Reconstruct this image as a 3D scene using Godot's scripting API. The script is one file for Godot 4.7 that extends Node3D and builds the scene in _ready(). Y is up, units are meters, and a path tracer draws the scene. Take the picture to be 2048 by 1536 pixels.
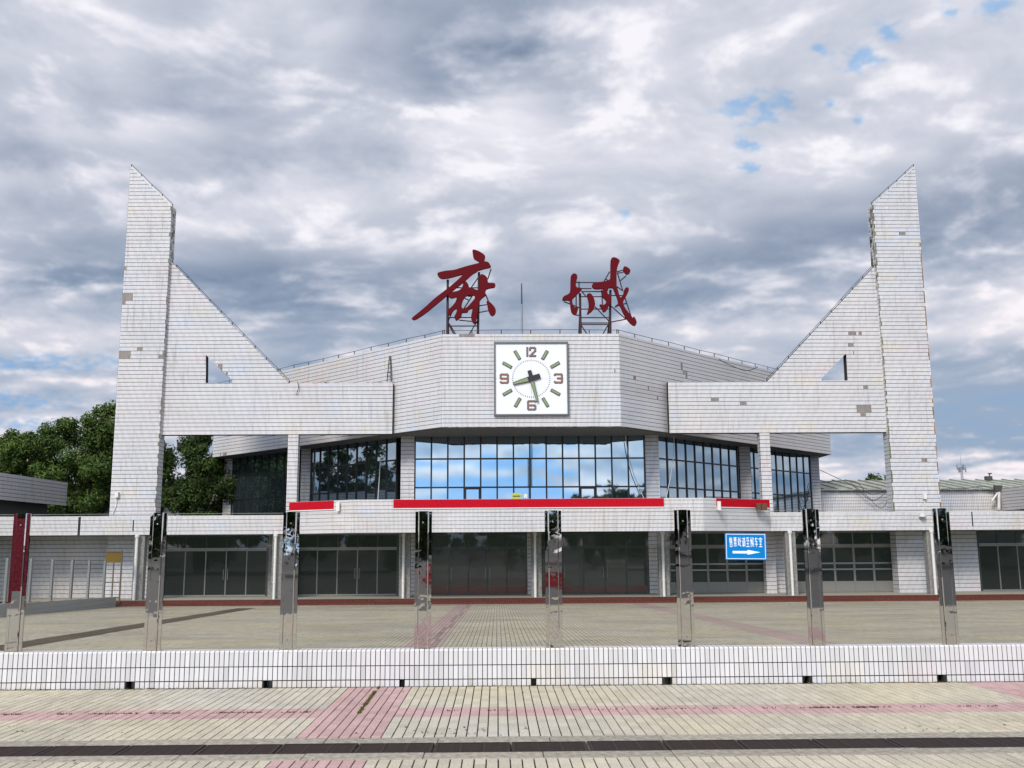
extends Node3D

# ---------------------------------------------------------------- helpers
const FOCAL := 1950.0
const PLAZA_SLOPE := 0.0262
const WALL_Z := -12.12
const FACADE_Z := -46.0

var rng := RandomNumberGenerator.new()
var cam_basis := Basis()
var cam_pos := Vector3(0, 1.65, 0)
var mats := {}
var used := {}
var blotch := FastNoiseLite.new()
var streak := FastNoiseLite.new()


class Shape:
	var v := PackedVector3Array()
	var n := PackedVector3Array()
	var c := PackedColorArray()

	# corners run counter-clockwise seen from the front
	func quad(a: Vector3, b: Vector3, p: Vector3, d: Vector3, col := Color.WHITE) -> void:
		var m := (b - a).cross(d - a).normalized()
		v.append(a); v.append(p); v.append(b); v.append(a); v.append(d); v.append(p)
		for i in 6:
			n.append(m); c.append(col)

	func tri(a: Vector3, b: Vector3, p: Vector3, col := Color.WHITE) -> void:
		var m := (b - a).cross(p - a).normalized()
		v.append(a); v.append(p); v.append(b)
		for i in 3:
			n.append(m); c.append(col)

	func box(lo: Vector3, hi: Vector3, col := Color.WHITE, t := Transform3D()) -> void:
		var p := []
		for i in 8:
			p.append(t * Vector3(hi.x if i & 1 else lo.x, hi.y if i & 2 else lo.y, hi.z if i & 4 else lo.z))
		quad(p[4], p[5], p[7], p[6], col)
		quad(p[1], p[0], p[2], p[3], col)
		quad(p[0], p[4], p[6], p[2], col)
		quad(p[5], p[1], p[3], p[7], col)
		quad(p[6], p[7], p[3], p[2], col)
		quad(p[0], p[1], p[5], p[4], col)

	# a slab with chamfered upper edges, used for pavers and wall tiles; w, h, d along x, y, z, with the face towards +z
	func slab(t: Transform3D, w: float, h: float, d: float, e: float, col := Color.WHITE) -> void:
		var o := [t * Vector3(0, 0, 0), t * Vector3(w, 0, 0), t * Vector3(w, h, 0), t * Vector3(0, h, 0)]
		var m := [t * Vector3(0, 0, d - e), t * Vector3(w, 0, d - e), t * Vector3(w, h, d - e), t * Vector3(0, h, d - e)]
		var f := [t * Vector3(e, e, d), t * Vector3(w - e, e, d), t * Vector3(w - e, h - e, d), t * Vector3(e, h - e, d)]
		quad(f[0], f[1], f[2], f[3], col)
		for i in 4:
			var j := (i + 1) % 4
			quad(m[i], m[j], f[j], f[i], col)
			quad(o[i], o[j], m[j], m[i], col)

	# extrudes a flat outline (x, y) from z = 0 back to z = -depth in the frame t
	func prism(poly: PackedVector2Array, depth: float, t := Transform3D(), col := Color.WHITE) -> void:
		var pts := poly
		if Geometry2D.is_polygon_clockwise(pts):
			pts = pts.duplicate(); pts.reverse()
		var idx := Geometry2D.triangulate_polygon(pts)
		for k in range(0, idx.size(), 3):
			var a := pts[idx[k]]
			var b := pts[idx[k + 1]]
			var d := pts[idx[k + 2]]
			if (b - a).cross(d - a) < 0:
				var s := b; b = d; d = s
			tri(t * Vector3(a.x, a.y, 0), t * Vector3(b.x, b.y, 0), t * Vector3(d.x, d.y, 0), col)
			tri(t * Vector3(a.x, a.y, -depth), t * Vector3(d.x, d.y, -depth), t * Vector3(b.x, b.y, -depth), col)
		for i in pts.size():
			var a := pts[i]
			var b := pts[(i + 1) % pts.size()]
			quad(t * Vector3(a.x, a.y, -depth), t * Vector3(b.x, b.y, -depth), t * Vector3(b.x, b.y, 0), t * Vector3(a.x, a.y, 0), col)

	func tube(a: Vector3, b: Vector3, ra: float, rb := -1.0, sides := 6, col := Color.WHITE) -> void:
		if rb < 0.0:
			rb = ra
		var ax := (b - a).normalized()
		var u := ax.cross(Vector3.RIGHT if absf(ax.x) < 0.8 else Vector3.UP).normalized()
		var w := ax.cross(u)
		for i in sides:
			var s0 := TAU * i / sides
			var s1 := TAU * (i + 1) / sides
			var d0 := u * cos(s0) + w * sin(s0)
			var d1 := u * cos(s1) + w * sin(s1)
			v.append(a + d0 * ra); v.append(b + d1 * rb); v.append(a + d1 * ra)
			v.append(a + d0 * ra); v.append(b + d0 * rb); v.append(b + d1 * rb)
			n.append(d0); n.append(d1); n.append(d1); n.append(d0); n.append(d0); n.append(d1)
			for k in 6:
				c.append(col)
			tri(a, a + d1 * ra, a + d0 * ra, col)
			tri(b, b + d0 * rb, b + d1 * rb, col)

	func line(pts: Array, r: float, sides := 5, col := Color.WHITE) -> void:
		for i in pts.size() - 1:
			tube(pts[i], pts[i + 1], r, r, sides, col)

	func mesh() -> ArrayMesh:
		var a := []
		a.resize(Mesh.ARRAY_MAX)
		a[Mesh.ARRAY_VERTEX] = v
		a[Mesh.ARRAY_NORMAL] = n
		a[Mesh.ARRAY_COLOR] = c
		var m := ArrayMesh.new()
		m.add_surface_from_arrays(Mesh.PRIMITIVE_TRIANGLES, a)
		return m


func px(x: float, y: float, z: float) -> Vector3:
	var d := cam_basis * Vector3((x - 1024.0) / FOCAL, -(y - 768.0) / FOCAL, -1.0)
	return cam_pos + d * (z / d.z)


func px_dir(x: float, y: float) -> Vector3:
	return (cam_basis * Vector3((x - 1024.0) / FOCAL, -(y - 768.0) / FOCAL, -1.0)).normalized()


func ground_y(z: float) -> float:
	return -PLAZA_SLOPE * clampf(-z - 12.3, 0.0, 30.7)


func numbered(called: String) -> String:
	var k: int = used.get(called, 0)
	used[called] = k + 1
	return called if k == 0 else "%s_%03d" % [called, k]


func put(called: String, m: Mesh, material: Material, parent: Node = null) -> MeshInstance3D:
	var o := MeshInstance3D.new()
	o.mesh = m
	o.material_override = material
	if parent == null:
		o.name = numbered(called)
		add_child(o)
	else:
		o.name = called
		parent.add_child(o, true)
	return o


func thing(called: String, label: String, category: String, at := Vector3.ZERO, group := "") -> Node3D:
	var o := Node3D.new()
	o.name = numbered(called)
	add_child(o)
	o.position = at
	tag(o, label, category, group)
	return o


func part(called: String, parent: Node) -> Node3D:
	var o := Node3D.new()
	o.name = called
	parent.add_child(o, true)
	return o


func tag(o: Node, label: String, category: String, group := "") -> void:
	o.set_meta("label", label)
	o.set_meta("category", category)
	if group != "":
		o.set_meta("group", group)


func structure(o: Node, label := "") -> Node:
	o.set_meta("kind", "structure")
	if label != "":
		o.set_meta("label", label)
	return o


func stuff(o: Node) -> Node:
	o.set_meta("kind", "stuff")
	return o


func lin(r: float, g: float, b: float) -> Color:
	return Color(r, g, b).linear_to_srgb()


func mat(called: String, col: Color, rough := 0.8, metal := 0.0, spec := 0.5) -> StandardMaterial3D:
	var m := StandardMaterial3D.new()
	m.resource_name = called
	m.albedo_color = col
	m.roughness = rough
	m.metallic = metal
	m.metallic_specular = spec
	m.vertex_color_use_as_albedo = true
	mats[called] = m
	return m


func noise_tex(freq: float, lo: float, hi: float, octaves := 4, seed_n := 1, size := 512) -> NoiseTexture2D:
	var f := FastNoiseLite.new()
	f.noise_type = FastNoiseLite.TYPE_SIMPLEX_SMOOTH
	f.seed = seed_n
	f.frequency = freq
	f.fractal_octaves = octaves
	var g := Gradient.new()
	g.set_color(0, Color(lo, lo, lo))
	g.set_color(1, Color(hi, hi, hi))
	var t := NoiseTexture2D.new()
	t.width = size
	t.height = size
	t.seamless = true
	t.noise = f
	t.color_ramp = g
	return t


func grain(m: StandardMaterial3D, t: Texture2D, metres: float) -> void:
	m.albedo_texture = t
	m.uv1_triplanar = true
	m.uv1_world_triplanar = true
	m.uv1_scale = Vector3.ONE / metres


func bumpy(m: StandardMaterial3D, freq: float, strength: float, metres: float, seed_n := 9) -> void:
	var t := noise_tex(freq, 0.0, 1.0, 4, seed_n, 512)
	t.color_ramp = null
	t.as_normal_map = true
	t.bump_strength = strength
	m.normal_enabled = true
	m.normal_texture = t
	m.uv1_triplanar = true
	m.uv1_world_triplanar = true
	m.uv1_scale = Vector3.ONE / metres


# white glazed tiles over a flat outline. O is the outline's origin, U and V its axes; every tile stands 8 mm off the wall, so the joints are gaps
func tile_tone(p: Vector3, base: Color) -> Color:
	var k := 1.0 + rng.randf_range(-0.035, 0.025) + 0.08 * blotch.get_noise_3dv(p * 0.55)
	var s := streak.get_noise_3d(p.x * 6.0 + p.z * 6.0, p.y * 0.35, 0.0)
	if s > 0.2:
		k -= (s - 0.2) * 0.24
	var patch := hash(Vector3i(int(floor((p.x + p.z) * 1.1)), int(floor(p.y * 1.75)), 3)) % 23
	var w := blotch.get_noise_3dv(p * 0.21 + Vector3(40, 9, 3)) * 0.05
	if rng.randf() < 0.006:
		k -= 0.12
	var c := Color(base.r * (k + w), base.g * k, base.b * (k - w * 1.2))
	if s > 0.2:
		c = c.lerp(Color(0.30, 0.26, 0.19), clampf((s - 0.2) * 0.34, 0.0, 0.2))
	# batches of tile of a slightly different glaze
	if patch == 1:
		c *= Color(1.03, 1.0, 0.93)
	elif patch == 2:
		c *= Color(0.96, 1.0, 1.05)
	elif patch == 3:
		c *= Color(1.03, 0.975, 0.98)
	return c


func tiles(s: Shape, O: Vector3, U: Vector3, V: Vector3, poly: PackedVector2Array, base: Color, missing := [], hole := PackedVector2Array(), pu := 0.0552, pv := 0.19, gu := 0.0105, gv := 0.022, grooves := []) -> void:
	var N := U.cross(V).normalized()
	var lo := poly[0]
	var hi := poly[0]
	for p in poly:
		lo = lo.min(p); hi = hi.max(p)
	var rect := poly.size() == 4 and absf(poly[0].y - poly[1].y) < 0.001 and absf(poly[1].x - poly[2].x) < 0.001 and absf(poly[2].y - poly[3].y) < 0.001
	var mortar := Color(0.23, 0.2, 0.175)
	var rows := int(ceil((hi.y - lo.y) / pv))
	var cols := int(ceil((hi.x - lo.x) / pu))
	for r in rows:
		var y0 := lo.y + r * pv + gv * 0.5
		var y1 := minf(y0 + pv - gv, hi.y)
		if y1 - y0 < 0.015:
			continue
		for k in cols:
			var x0 := lo.x + k * pu + gu * 0.5
			var x1 := minf(x0 + pu - gu, hi.x)
			if x1 - x0 < 0.01:
				continue
			var mid := Vector2((x0 + x1) * 0.5, (y0 + y1) * 0.5)
			var gone := false
			for q: Rect2 in missing:
				if q.has_point(mid):
					gone = true
					break
			var skip := false
			for q: Rect2 in grooves:
				if q.has_point(mid):
					skip = true
					break
			if skip:
				continue
			var p3 := O + U * mid.x + V * mid.y
			if gone and (not Geometry2D.is_point_in_polygon(mid, poly) or (not hole.is_empty() and Geometry2D.is_point_in_polygon(mid, hole))):
				continue
			if gone:
				var e := N * 0.003
				var mc := mortar * rng.randf_range(0.85, 1.12)
				var a := O + e
				s.quad(a + U * (x0 - gu * 0.5) + V * (y0 - gv * 0.5), a + U * (x1 + gu * 0.5) + V * (y0 - gv * 0.5), a + U * (x1 + gu * 0.5) + V * (y1 + gv * 0.5), a + U * (x0 - gu * 0.5) + V * (y1 + gv * 0.5), mc)
				continue
			var col := tile_tone(p3, base)
			var o := O + N * 0.008
			if rect and hole.is_empty():
				s.quad(o + U * x0 + V * y0, o + U * x1 + V * y0, o + U * x1 + V * y1, o + U * x0 + V * y1, col)
				continue
			var q4 := PackedVector2Array([Vector2(x0, y0), Vector2(x1, y0), Vector2(x1, y1), Vector2(x0, y1)])
			var inside := 0
			for p in q4:
				if Geometry2D.is_point_in_polygon(p, poly) and (hole.is_empty() or not Geometry2D.is_point_in_polygon(p, hole)):
					inside += 1
			if inside == 4:
				s.quad(o + U * x0 + V * y0, o + U * x1 + V * y0, o + U * x1 + V * y1, o + U * x0 + V * y1, col)
			elif inside > 0:
				for piece in Geometry2D.intersect_polygons(q4, poly):
					var bits := [piece]
					if not hole.is_empty():
						bits = Geometry2D.clip_polygons(piece, hole)
					for bit in bits:
						var idx := Geometry2D.triangulate_polygon(bit)
						for t in range(0, idx.size(), 3):
							var a2: Vector2 = bit[idx[t]]
							var b2: Vector2 = bit[idx[t + 1]]
							var c2: Vector2 = bit[idx[t + 2]]
							if (b2 - a2).cross(c2 - a2) < 0:
								var sw := b2; b2 = c2; c2 = sw
							s.tri(o + U * a2.x + V * a2.y, o + U * b2.x + V * b2.y, o + U * c2.x + V * c2.y, col)


func rect_poly(x0: float, y0: float, x1: float, y1: float) -> PackedVector2Array:
	return PackedVector2Array([Vector2(x0, y0), Vector2(x1, y0), Vector2(x1, y1), Vector2(x0, y1)])


# pixel boxes of fallen tiles, turned into boxes on the upright plane at depth z
func gaps(list: Array, z: float) -> Array:
	var out := []
	for q in list:
		var a := px(q[0], q[1], z)
		var b := px(q[2], q[3], z)
		out.append(Rect2(minf(a.x, b.x), minf(a.y, b.y), absf(b.x - a.x), absf(b.y - a.y)))
	return out


# ---------------------------------------------------------------- sky
var sky_far := FastNoiseLite.new()
var sky_mid := FastNoiseLite.new()
var sky_fine := FastNoiseLite.new()
const TONES := [
	[195, 205, 205, 195, 213, 205, 180, 165, 160, 190, 205, 205, 205, 205, 205, 210, 205],
	[195, 205, 205, 195, 208, 216, 185, 160, 163, 200, 211, 206, 205, 205, 201, 206, 205],
	[205, 200, 205, 190, 190, 207, 180, 150, 140, 190, 214, 210, 205, 202, 195, 210, 210],
	[192, 196, 195, 180, 185, 196, 185, 160, 172, 185, 216, 206, 200, 202, 198, 210, 205],
	[196, 201, 190, 180, 188, 190, 196, 180, 218, 190, 203, 206, 198, 190, 206, 206, 205],
	[186, 208, 218, 206, 186, 196, 200, 219, 228, 206, 211, 215, 206, 202, 210, 206, 196],
	[180, 186, 195, 190, 186, 196, 196, 210, 216, 215, 215, 211, 215, 215, 210, 192, 186],
	[200, 195, 190, 190, 206, 206, 212, 206, 206, 206, 200, 206, 206, 205, 190, 180, 168],
	[190, 185, 185, 200, 212, 216, 206, 195, 190, 200, 200, 195, 185, 180, 165, 163, 160],
	[195, 180, 185, 215, 206, 206, 190, 200, 196, 214, 206, 185, 165, 158, 155, 163, 165],
	[185, 175, 170, 185, 178, 190, 200, 196, 196, 196, 170, 163, 160, 165, 165, 173, 180],
	[170, 148, 150, 160, 152, 160, 170, 175, 180, 170, 163, 165, 170, 175, 190, 190, 208],
	[196, 190, 185, 165, 153, 153, 165, 170, 170, 160, 158, 165, 180, 195, 210, 215, 236],
	[206, 206, 206, 200, 175, 170, 175, 175, 180, 180, 202, 206, 206, 210, 215, 220, 215],
	[195, 200, 206, 200, 190, 170, 175, 180, 180, 180, 190, 200, 190, 180, 185, 190, 180],
	[182, 185, 190, 180, 170, 175, 180, 180, 180, 180, 180, 190, 185, 175, 168, 163, 163],
	[190, 190, 185, 180, 180, 180, 180, 180, 180, 180, 180, 175, 168, 163, 158, 153, 153],
	[196, 195, 190, 185, 180, 180, 180, 180, 180, 180, 180, 180, 178, 170, 160, 155, 150],
	[200, 196, 196, 200, 190, 185, 185, 185, 185, 185, 185, 185, 183, 180, 175, 170, 174],
	[205, 202, 202, 202, 200, 198, 198, 198, 198, 198, 198, 198, 200, 202, 202, 202, 200],
	[208, 208, 208, 208, 208, 208, 208, 208, 208, 208, 208, 208, 208, 208, 208, 208, 208]]
# where the cloud is thin enough for blue to show: picture x, y, half width, half height
const OPENINGS := [[1780, 58, 26, 28], [1716, 116, 42, 26], [1510, 212, 70, 32], [1566, 195, 24, 12], [1660, 202, 14, 12], [1640, 100, 14, 12], [1990, 18, 34, 20], [1900, 20, 16, 14], [1252, 428, 10, 12], [60, 726, 170, 17], [20, 802, 110, 18], [60, 848, 90, 12], [1500, 285, 26, 16], [1500, 335, 24, 10], [1720, 240, 10, 8]]


func tone_at(gx: float, gy: float) -> float:
	gx = clampf(gx, 0.0, 15.999)
	gy = clampf(gy, 0.0, 19.999)
	var i := int(gx)
	var j := int(gy)
	var fx := gx - i
	var fy := gy - j
	fx = fx * fx * (3.0 - 2.0 * fx)
	fy = fy * fy * (3.0 - 2.0 * fy)
	return lerpf(lerpf(TONES[j][i], TONES[j][i + 1], fx), lerpf(TONES[j + 1][i], TONES[j + 1][i + 1], fx), fy)


func sky_color(d: Vector3, back: Basis, sun: Vector3) -> Color:
	var h := maxf(d.y, 0.0)
	var q := Vector2(d.x, d.z) / (h + 0.14)
	# the cloud layer seen in perspective
	var wx := sky_far.get_noise_2d(q.x * 1.3 + 31.0, q.y * 1.3)
	var wy := sky_far.get_noise_2d(q.x * 1.3, q.y * 1.3 + 57.0)
	var qq := q + Vector2(wx, wy) * 0.12
	var big := sky_far.get_noise_2d(q.x * 0.8 + 11.0, q.y * 1.2)
	var mid := sky_mid.get_noise_2d(qq.x * 1.0, qq.y * 1.3)
	var fine := sky_fine.get_noise_2d(qq.x * 1.0, qq.y * 1.1)
	var tone := 197.0 + big * 50.0 + 11.0 * (1.0 - smoothstep(0.0, 0.06, d.y))
	var blue := 0.0
	var e := back * d
	var away := smoothstep(-0.05, 0.6, e.z)
	# the view of the photograph, faded into the same clouds all around
	if e.z < -0.3:
		var ix := 1024.0 + FOCAL * e.x / -e.z
		var iy := 768.0 - FOCAL * e.y / -e.z
		var share := (1.0 - smoothstep(200.0, 700.0, maxf(maxf(-ix, ix - 2048.0), -iy)))
		if share > 0.0:
			var jx := ix + wx * 50.0 + mid * 40.0 + fine * 44.0
			var jy := iy + wy * 22.0 + fine * 22.0 + mid * 14.0
			tone = lerpf(tone, 200.0 + (tone_at(jx / 128.0, jy / 50.0) - 196.0) * 1.08, share)
			for o in OPENINGS:
				var r := Vector2((ix - o[0] + mid * 14.0) / o[2], (iy - o[1]) / o[3]).length()
				if r < 2.0:
					var wisp := sky_fine.get_noise_2d(q.x * 4.0 + 7.0, q.y * 5.0)
					blue = maxf(blue, share * smoothstep(-0.25, 0.62, (1.0 - r) * 0.36 + wisp * 1.25) * smoothstep(1.9, 0.5, r))
	# open blue between thinner cloud on the sunny side
	blue = maxf(blue, away * smoothstep(-0.02, 0.3, big * 1.2 + mid * 0.5 + fine * 0.25) * 0.85)
	tone += 5.0 + mid * 10.0 + fine * 25.0
	var puff := fine * 1.1 + mid * 0.6
	if puff > 0.1:
		tone += (puff - 0.1) * 40.0
	# flat bands of cloud low over the horizon
	var band := sky_mid.get_noise_2d(atan2(d.x, -d.z) * 1.1 + wx * 0.25, d.y * 13.0 + 3.0)
	tone += (band * 42.0 + 4.0) * (1.0 - smoothstep(0.1, 0.24, d.y)) * smoothstep(0.0, 0.03, d.y)
	tone = clampf(tone, 132.0, 246.0)
	var dark := clampf((208.0 - tone) / 58.0, -0.6, 1.2)
	var low := 1.0 - smoothstep(0.08, 0.33, d.y)
	var c := Color(tone - 5.0 - dark * (12.0 + 9.0 * low), tone - 0.5 - dark * (1.5 - 2.5 * low), tone + 13.0 + dark * (9.0 + 9.0 * low)) / 255.0
	c = c.lerp(Color(0.44, 0.67, 0.91), clampf(blue, 0.0, 1.0) * (0.52 + 0.3 * away))
	c = c.srgb_to_linear()
	# the cloud on the sun's side of the sky is lit through
	var k := 1.0 + away * 0.75 + 1.1 * pow(maxf(d.dot(sun), 0.0), 3.0)
	return Color(c.r * k * (1.0 + 0.06 * away), c.g * k, c.b * k * (1.0 - 0.06 * away))


const SKY_GAIN := 2.6
const EXPOSURE := 1.6


func make_sky(sun: Vector3) -> ImageTexture:
	for f: FastNoiseLite in [sky_far, sky_mid, sky_fine]:
		f.noise_type = FastNoiseLite.TYPE_SIMPLEX_SMOOTH
	sky_far.seed = 5; sky_far.frequency = 0.6; sky_far.fractal_octaves = 3
	sky_mid.seed = 21; sky_mid.frequency = 1.7; sky_mid.fractal_octaves = 3
	sky_fine.seed = 8; sky_fine.frequency = 4.2; sky_fine.fractal_octaves = 6; sky_fine.fractal_gain = 0.6
	var back := cam_basis.transposed()
	var w := 1024
	var im := Image.create(w, w / 2, false, Image.FORMAT_RGB8)
	for y in w / 2:
		var th := PI * (y + 0.5) / (w / 2)
		if th > 1.62:
			im.fill_rect(Rect2i(0, y, w, w / 2 - y), Color(0.30, 0.29, 0.27))
			break
		for x in w:
			var az := TAU * (x + 0.5) / w
			var d := Vector3(sin(az) * sin(th), maxf(cos(th), 0.0), -cos(az) * sin(th))
			im.set_pixel(x, y, (sky_color(d, back, sun) / SKY_GAIN).linear_to_srgb())
	im.resize(4096, 2048, Image.INTERPOLATE_CUBIC)
	w = 4096
	# the part in view again at full sharpness
	var x0 := -int(w * 33.0 / 360.0)
	var x1 := int(w * 35.0 / 360.0)
	for y in range(int(w / 2 * 54.0 / 180.0), int(w / 2 * 90.5 / 180.0)):
		var th := PI * (y + 0.5) / (w / 2)
		for x in range(x0, x1):
			var az := TAU * (x + 0.5) / w
			var d := Vector3(sin(az) * sin(th), maxf(cos(th), 0.0), -cos(az) * sin(th))
			im.set_pixel(posmod(x, w), y, (sky_color(d, back, sun) / SKY_GAIN).linear_to_srgb())
	return ImageTexture.create_from_image(im)


func _ready() -> void:
	rng.seed = 20240611
	blotch.seed = 3; blotch.frequency = 0.8; blotch.fractal_octaves = 4
	streak.seed = 14; streak.frequency = 0.9; streak.fractal_octaves = 3
	# ------------------------------------------------------------ camera, sky, sun, exposure
	var cam := Camera3D.new()
	cam.name = "camera"
	add_child(cam)
	cam.position = cam_pos
	cam.rotation = Vector3(deg_to_rad(9.45), -0.016, -0.0063)
	cam.fov = rad_to_deg(2.0 * atan(768.0 / FOCAL))
	cam.near = 0.1
	cam.far = 4000.0
	cam_basis = Basis.from_euler(cam.rotation)
	var sun_dir := Vector3(-0.33, 0.6, 0.72).normalized()
	var sun := DirectionalLight3D.new()
	sun.name = "sun"
	add_child(sun)
	sun.look_at_from_position(sun_dir * 50.0, Vector3.ZERO)
	sun.light_energy = 0.6
	sun.light_angular_distance = 14.0
	sun.light_color = Color(1.0, 0.955, 0.90)
	sun.shadow_enabled = true
	var env := Environment.new()
	env.background_mode = Environment.BG_SKY
	var sky := Sky.new()
	var pano := PanoramaSkyMaterial.new()
	pano.panorama = make_sky(sun_dir)
	sky.sky_material = pano
	env.sky = sky
	env.background_energy_multiplier = SKY_GAIN / EXPOSURE
	env.tonemap_mode = Environment.TONE_MAPPER_LINEAR
	env.tonemap_exposure = EXPOSURE
	env.sdfgi_enabled = true
	env.ssao_enabled = true
	env.ssil_enabled = true
	var we := WorldEnvironment.new()
	we.name = "world_environment"
	we.environment = env
	add_child(we)
	print("sky ", Time.get_ticks_msec())
	make_materials()
	make_ground()
	print("ground ", Time.get_ticks_msec())
	make_building()
	print("building ", Time.get_ticks_msec())
	make_wings()
	make_clock()
	make_letters()
	make_front_fence()
	make_side_fence()
	make_small_things()
	make_litter()
	make_trees()
	make_street_behind()
	print("done ", Time.get_ticks_msec())


# ---------------------------------------------------------------- materials
var TILE := Color(0.68, 0.668, 0.672)


func make_materials() -> void:
	mat("tile", Color.WHITE, 0.32, 0.0, 0.45)
	mat("tile_matt", Color.WHITE, 0.9, 0.0, 0.2)
	var g := mat("grout", lin(0.035, 0.032, 0.028), 0.95)
	grain(g, noise_tex(0.02, 0.6, 1.0, 4, 4), 0.7)
	var pv := mat("paver", Color.WHITE, 0.85, 0.0, 0.35)
	grain(pv, noise_tex(0.03, 0.74, 1.0, 5, 6), 0.35)
	var jo := mat("joint_soil", lin(0.035, 0.03, 0.024), 1.0)
	grain(jo, noise_tex(0.05, 0.5, 1.0, 4, 2), 0.5)
	var co := mat("concrete", lin(0.46, 0.42, 0.345), 0.9, 0.0, 0.3)
	grain(co, noise_tex(0.02, 0.72, 1.0, 5, 17), 0.8)
	var pl := mat("plaster", lin(0.30, 0.29, 0.27), 0.9)
	grain(pl, noise_tex(0.02, 0.7, 1.0, 5, 12), 1.5)
	mat("roof_cover", lin(0.16, 0.16, 0.15), 0.9)
	var ir := mat("iron", lin(0.062, 0.044, 0.04), 0.75, 0.2, 0.3)
	grain(ir, noise_tex(0.04, 0.6, 1.0, 4, 19), 0.4)
	mat("dark_frame", lin(0.012, 0.012, 0.014), 0.45, 0.0)
	mat("aluminium", lin(0.24, 0.24, 0.23), 0.45, 0.5)
	mat("aluminium_dull", lin(0.21, 0.20, 0.18), 0.6, 0.3)
	var mg := mat("mirror_glass", lin(0.38, 0.49, 0.57), 0.02, 0.96)
	bumpy(mg, 0.004, 0.12, 3.0, 61)
	mat("dark_glass", lin(0.010, 0.012, 0.013), 0.04, 0.0, 0.25)
	mat("door_glass", lin(0.06, 0.066, 0.07), 0.03, 0.5, 0.5)
	mat("red_reflection", lin(0.10, 0.012, 0.014), 0.3)  # red of a reflection, put into the colour of the entrance strips
	mat("inner_plaster", lin(0.34, 0.33, 0.3), 0.9)
	var st := mat("steel", lin(0.58, 0.565, 0.54), 0.025, 1.0)
	bumpy(st, 0.005, 0.5, 1.1)
	var rs := mat("red_film", lin(0.24, 0.03, 0.045), 0.22, 0.75, 0.4)
	grain(rs, noise_tex(0.03, 0.55, 1.0, 4, 33), 0.6)
	var gl := mat("clear_glass", Color(lin(0.25, 0.36, 0.25), 0.012), 0.015, 0.0, 0.38)
	gl.transparency = BaseMaterial3D.TRANSPARENCY_ALPHA
	gl.vertex_color_use_as_albedo = false
	var rd := mat("red_panel", lin(0.50, 0.008, 0.022), 0.7, 0.0, 0.15)
	grain(rd, noise_tex(0.02, 0.86, 1.0, 4, 35), 1.2)
	var rt := mat("red_step", lin(0.17, 0.035, 0.026), 0.75, 0.0, 0.2)
	grain(rt, noise_tex(0.02, 0.6, 1.0, 5, 36), 0.8)
	mat("white_plastic", lin(0.66, 0.65, 0.61), 0.5)
	mat("letter_red", lin(0.105, 0.007, 0.011), 0.65, 0.0, 0.15)
	mat("letter_frame", lin(0.035, 0.011, 0.013), 0.7)
	mat("wire", lin(0.05, 0.05, 0.05), 0.7)
	mat("clock_white", lin(0.74, 0.755, 0.765), 0.35)
	mat("clock_frame", lin(0.14, 0.15, 0.15), 0.4, 0.6)
	mat("clock_green", lin(0.20, 0.26, 0.13), 0.5)
	mat("clock_brown", lin(0.26, 0.13, 0.085), 0.5)
	mat("clock_black", lin(0.01, 0.01, 0.012), 0.5)
	mat("sign_blue", lin(0.003, 0.185, 0.50), 0.6, 0.0, 0.15)
	mat("sign_white", lin(0.82, 0.84, 0.86), 0.45)
	mat("yellow_board", lin(0.14, 0.088, 0.016), 0.7, 0.0, 0.2)
	mat("brown_paint", lin(0.10, 0.062, 0.03), 0.6)
	var gr := mat("green_roof", lin(0.43, 0.465, 0.385), 0.6)
	grain(gr, noise_tex(0.01, 0.75, 1.0, 4, 41), 4.0)
	var rc := mat("rusty_cover", lin(0.115, 0.082, 0.06), 0.85, 0.0, 0.2)
	grain(rc, noise_tex(0.02, 0.6, 1.0, 5, 47), 1.3)
	mat("wing_wall", lin(0.16, 0.155, 0.15), 0.8)
	var lf := mat("leaf", Color.WHITE, 0.6, 0.0, 0.3)
	lf.backlight_enabled = true
	lf.backlight = lin(0.16, 0.22, 0.05)
	var bk := mat("bark", lin(0.075, 0.058, 0.042), 0.95)
	grain(bk, noise_tex(0.03, 0.5, 1.0, 4, 44), 0.6)
	var ac := mat("asphalt", lin(0.055, 0.055, 0.056), 0.9)
	grain(ac, noise_tex(0.04, 0.7, 1.0, 5, 45), 1.5)
	mat("lamp_grey", lin(0.22, 0.22, 0.22), 0.5, 0.5)
	mat("red_plastic", lin(0.45, 0.02, 0.03), 0.5)
	var dg := mat("dull_green", lin(0.42, 0.47, 0.06), 0.5)
	dg.roughness = 0.45
	mat("rust", lin(0.11, 0.05, 0.025), 0.9)
	mat("steel_grey", lin(0.25, 0.26, 0.27), 0.5, 0.4)
	mat("far_building", lin(0.40, 0.39, 0.37), 0.9)


# ---------------------------------------------------------------- ground and paving
func paver_tone(p: Vector3, pink: bool, worn: float) -> Color:
	var k := rng.randf_range(0.88, 1.06) + 0.14 * blotch.get_noise_2d(p.x * 0.9, p.z * 0.9)
	k *= 1.0 - worn
	if pink:
		return Color(0.63 * k, 0.425 * k, 0.405 * k)
	var w := 0.05 * blotch.get_noise_2d(p.x * 0.35 + 20.0, p.z * 0.35)
	return Color((0.645 + w) * k, (0.592 + w * 0.4) * k, (0.465 - w) * k)


func is_pink(x: float, z: float) -> bool:
	if z > -12.2 and z < -8.9 and z > -10.62 and z < -10.06:
		return true
	if x > -1.79 and x < -1.06:
		return true
	return x > 5.6 and x < 6.35


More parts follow.
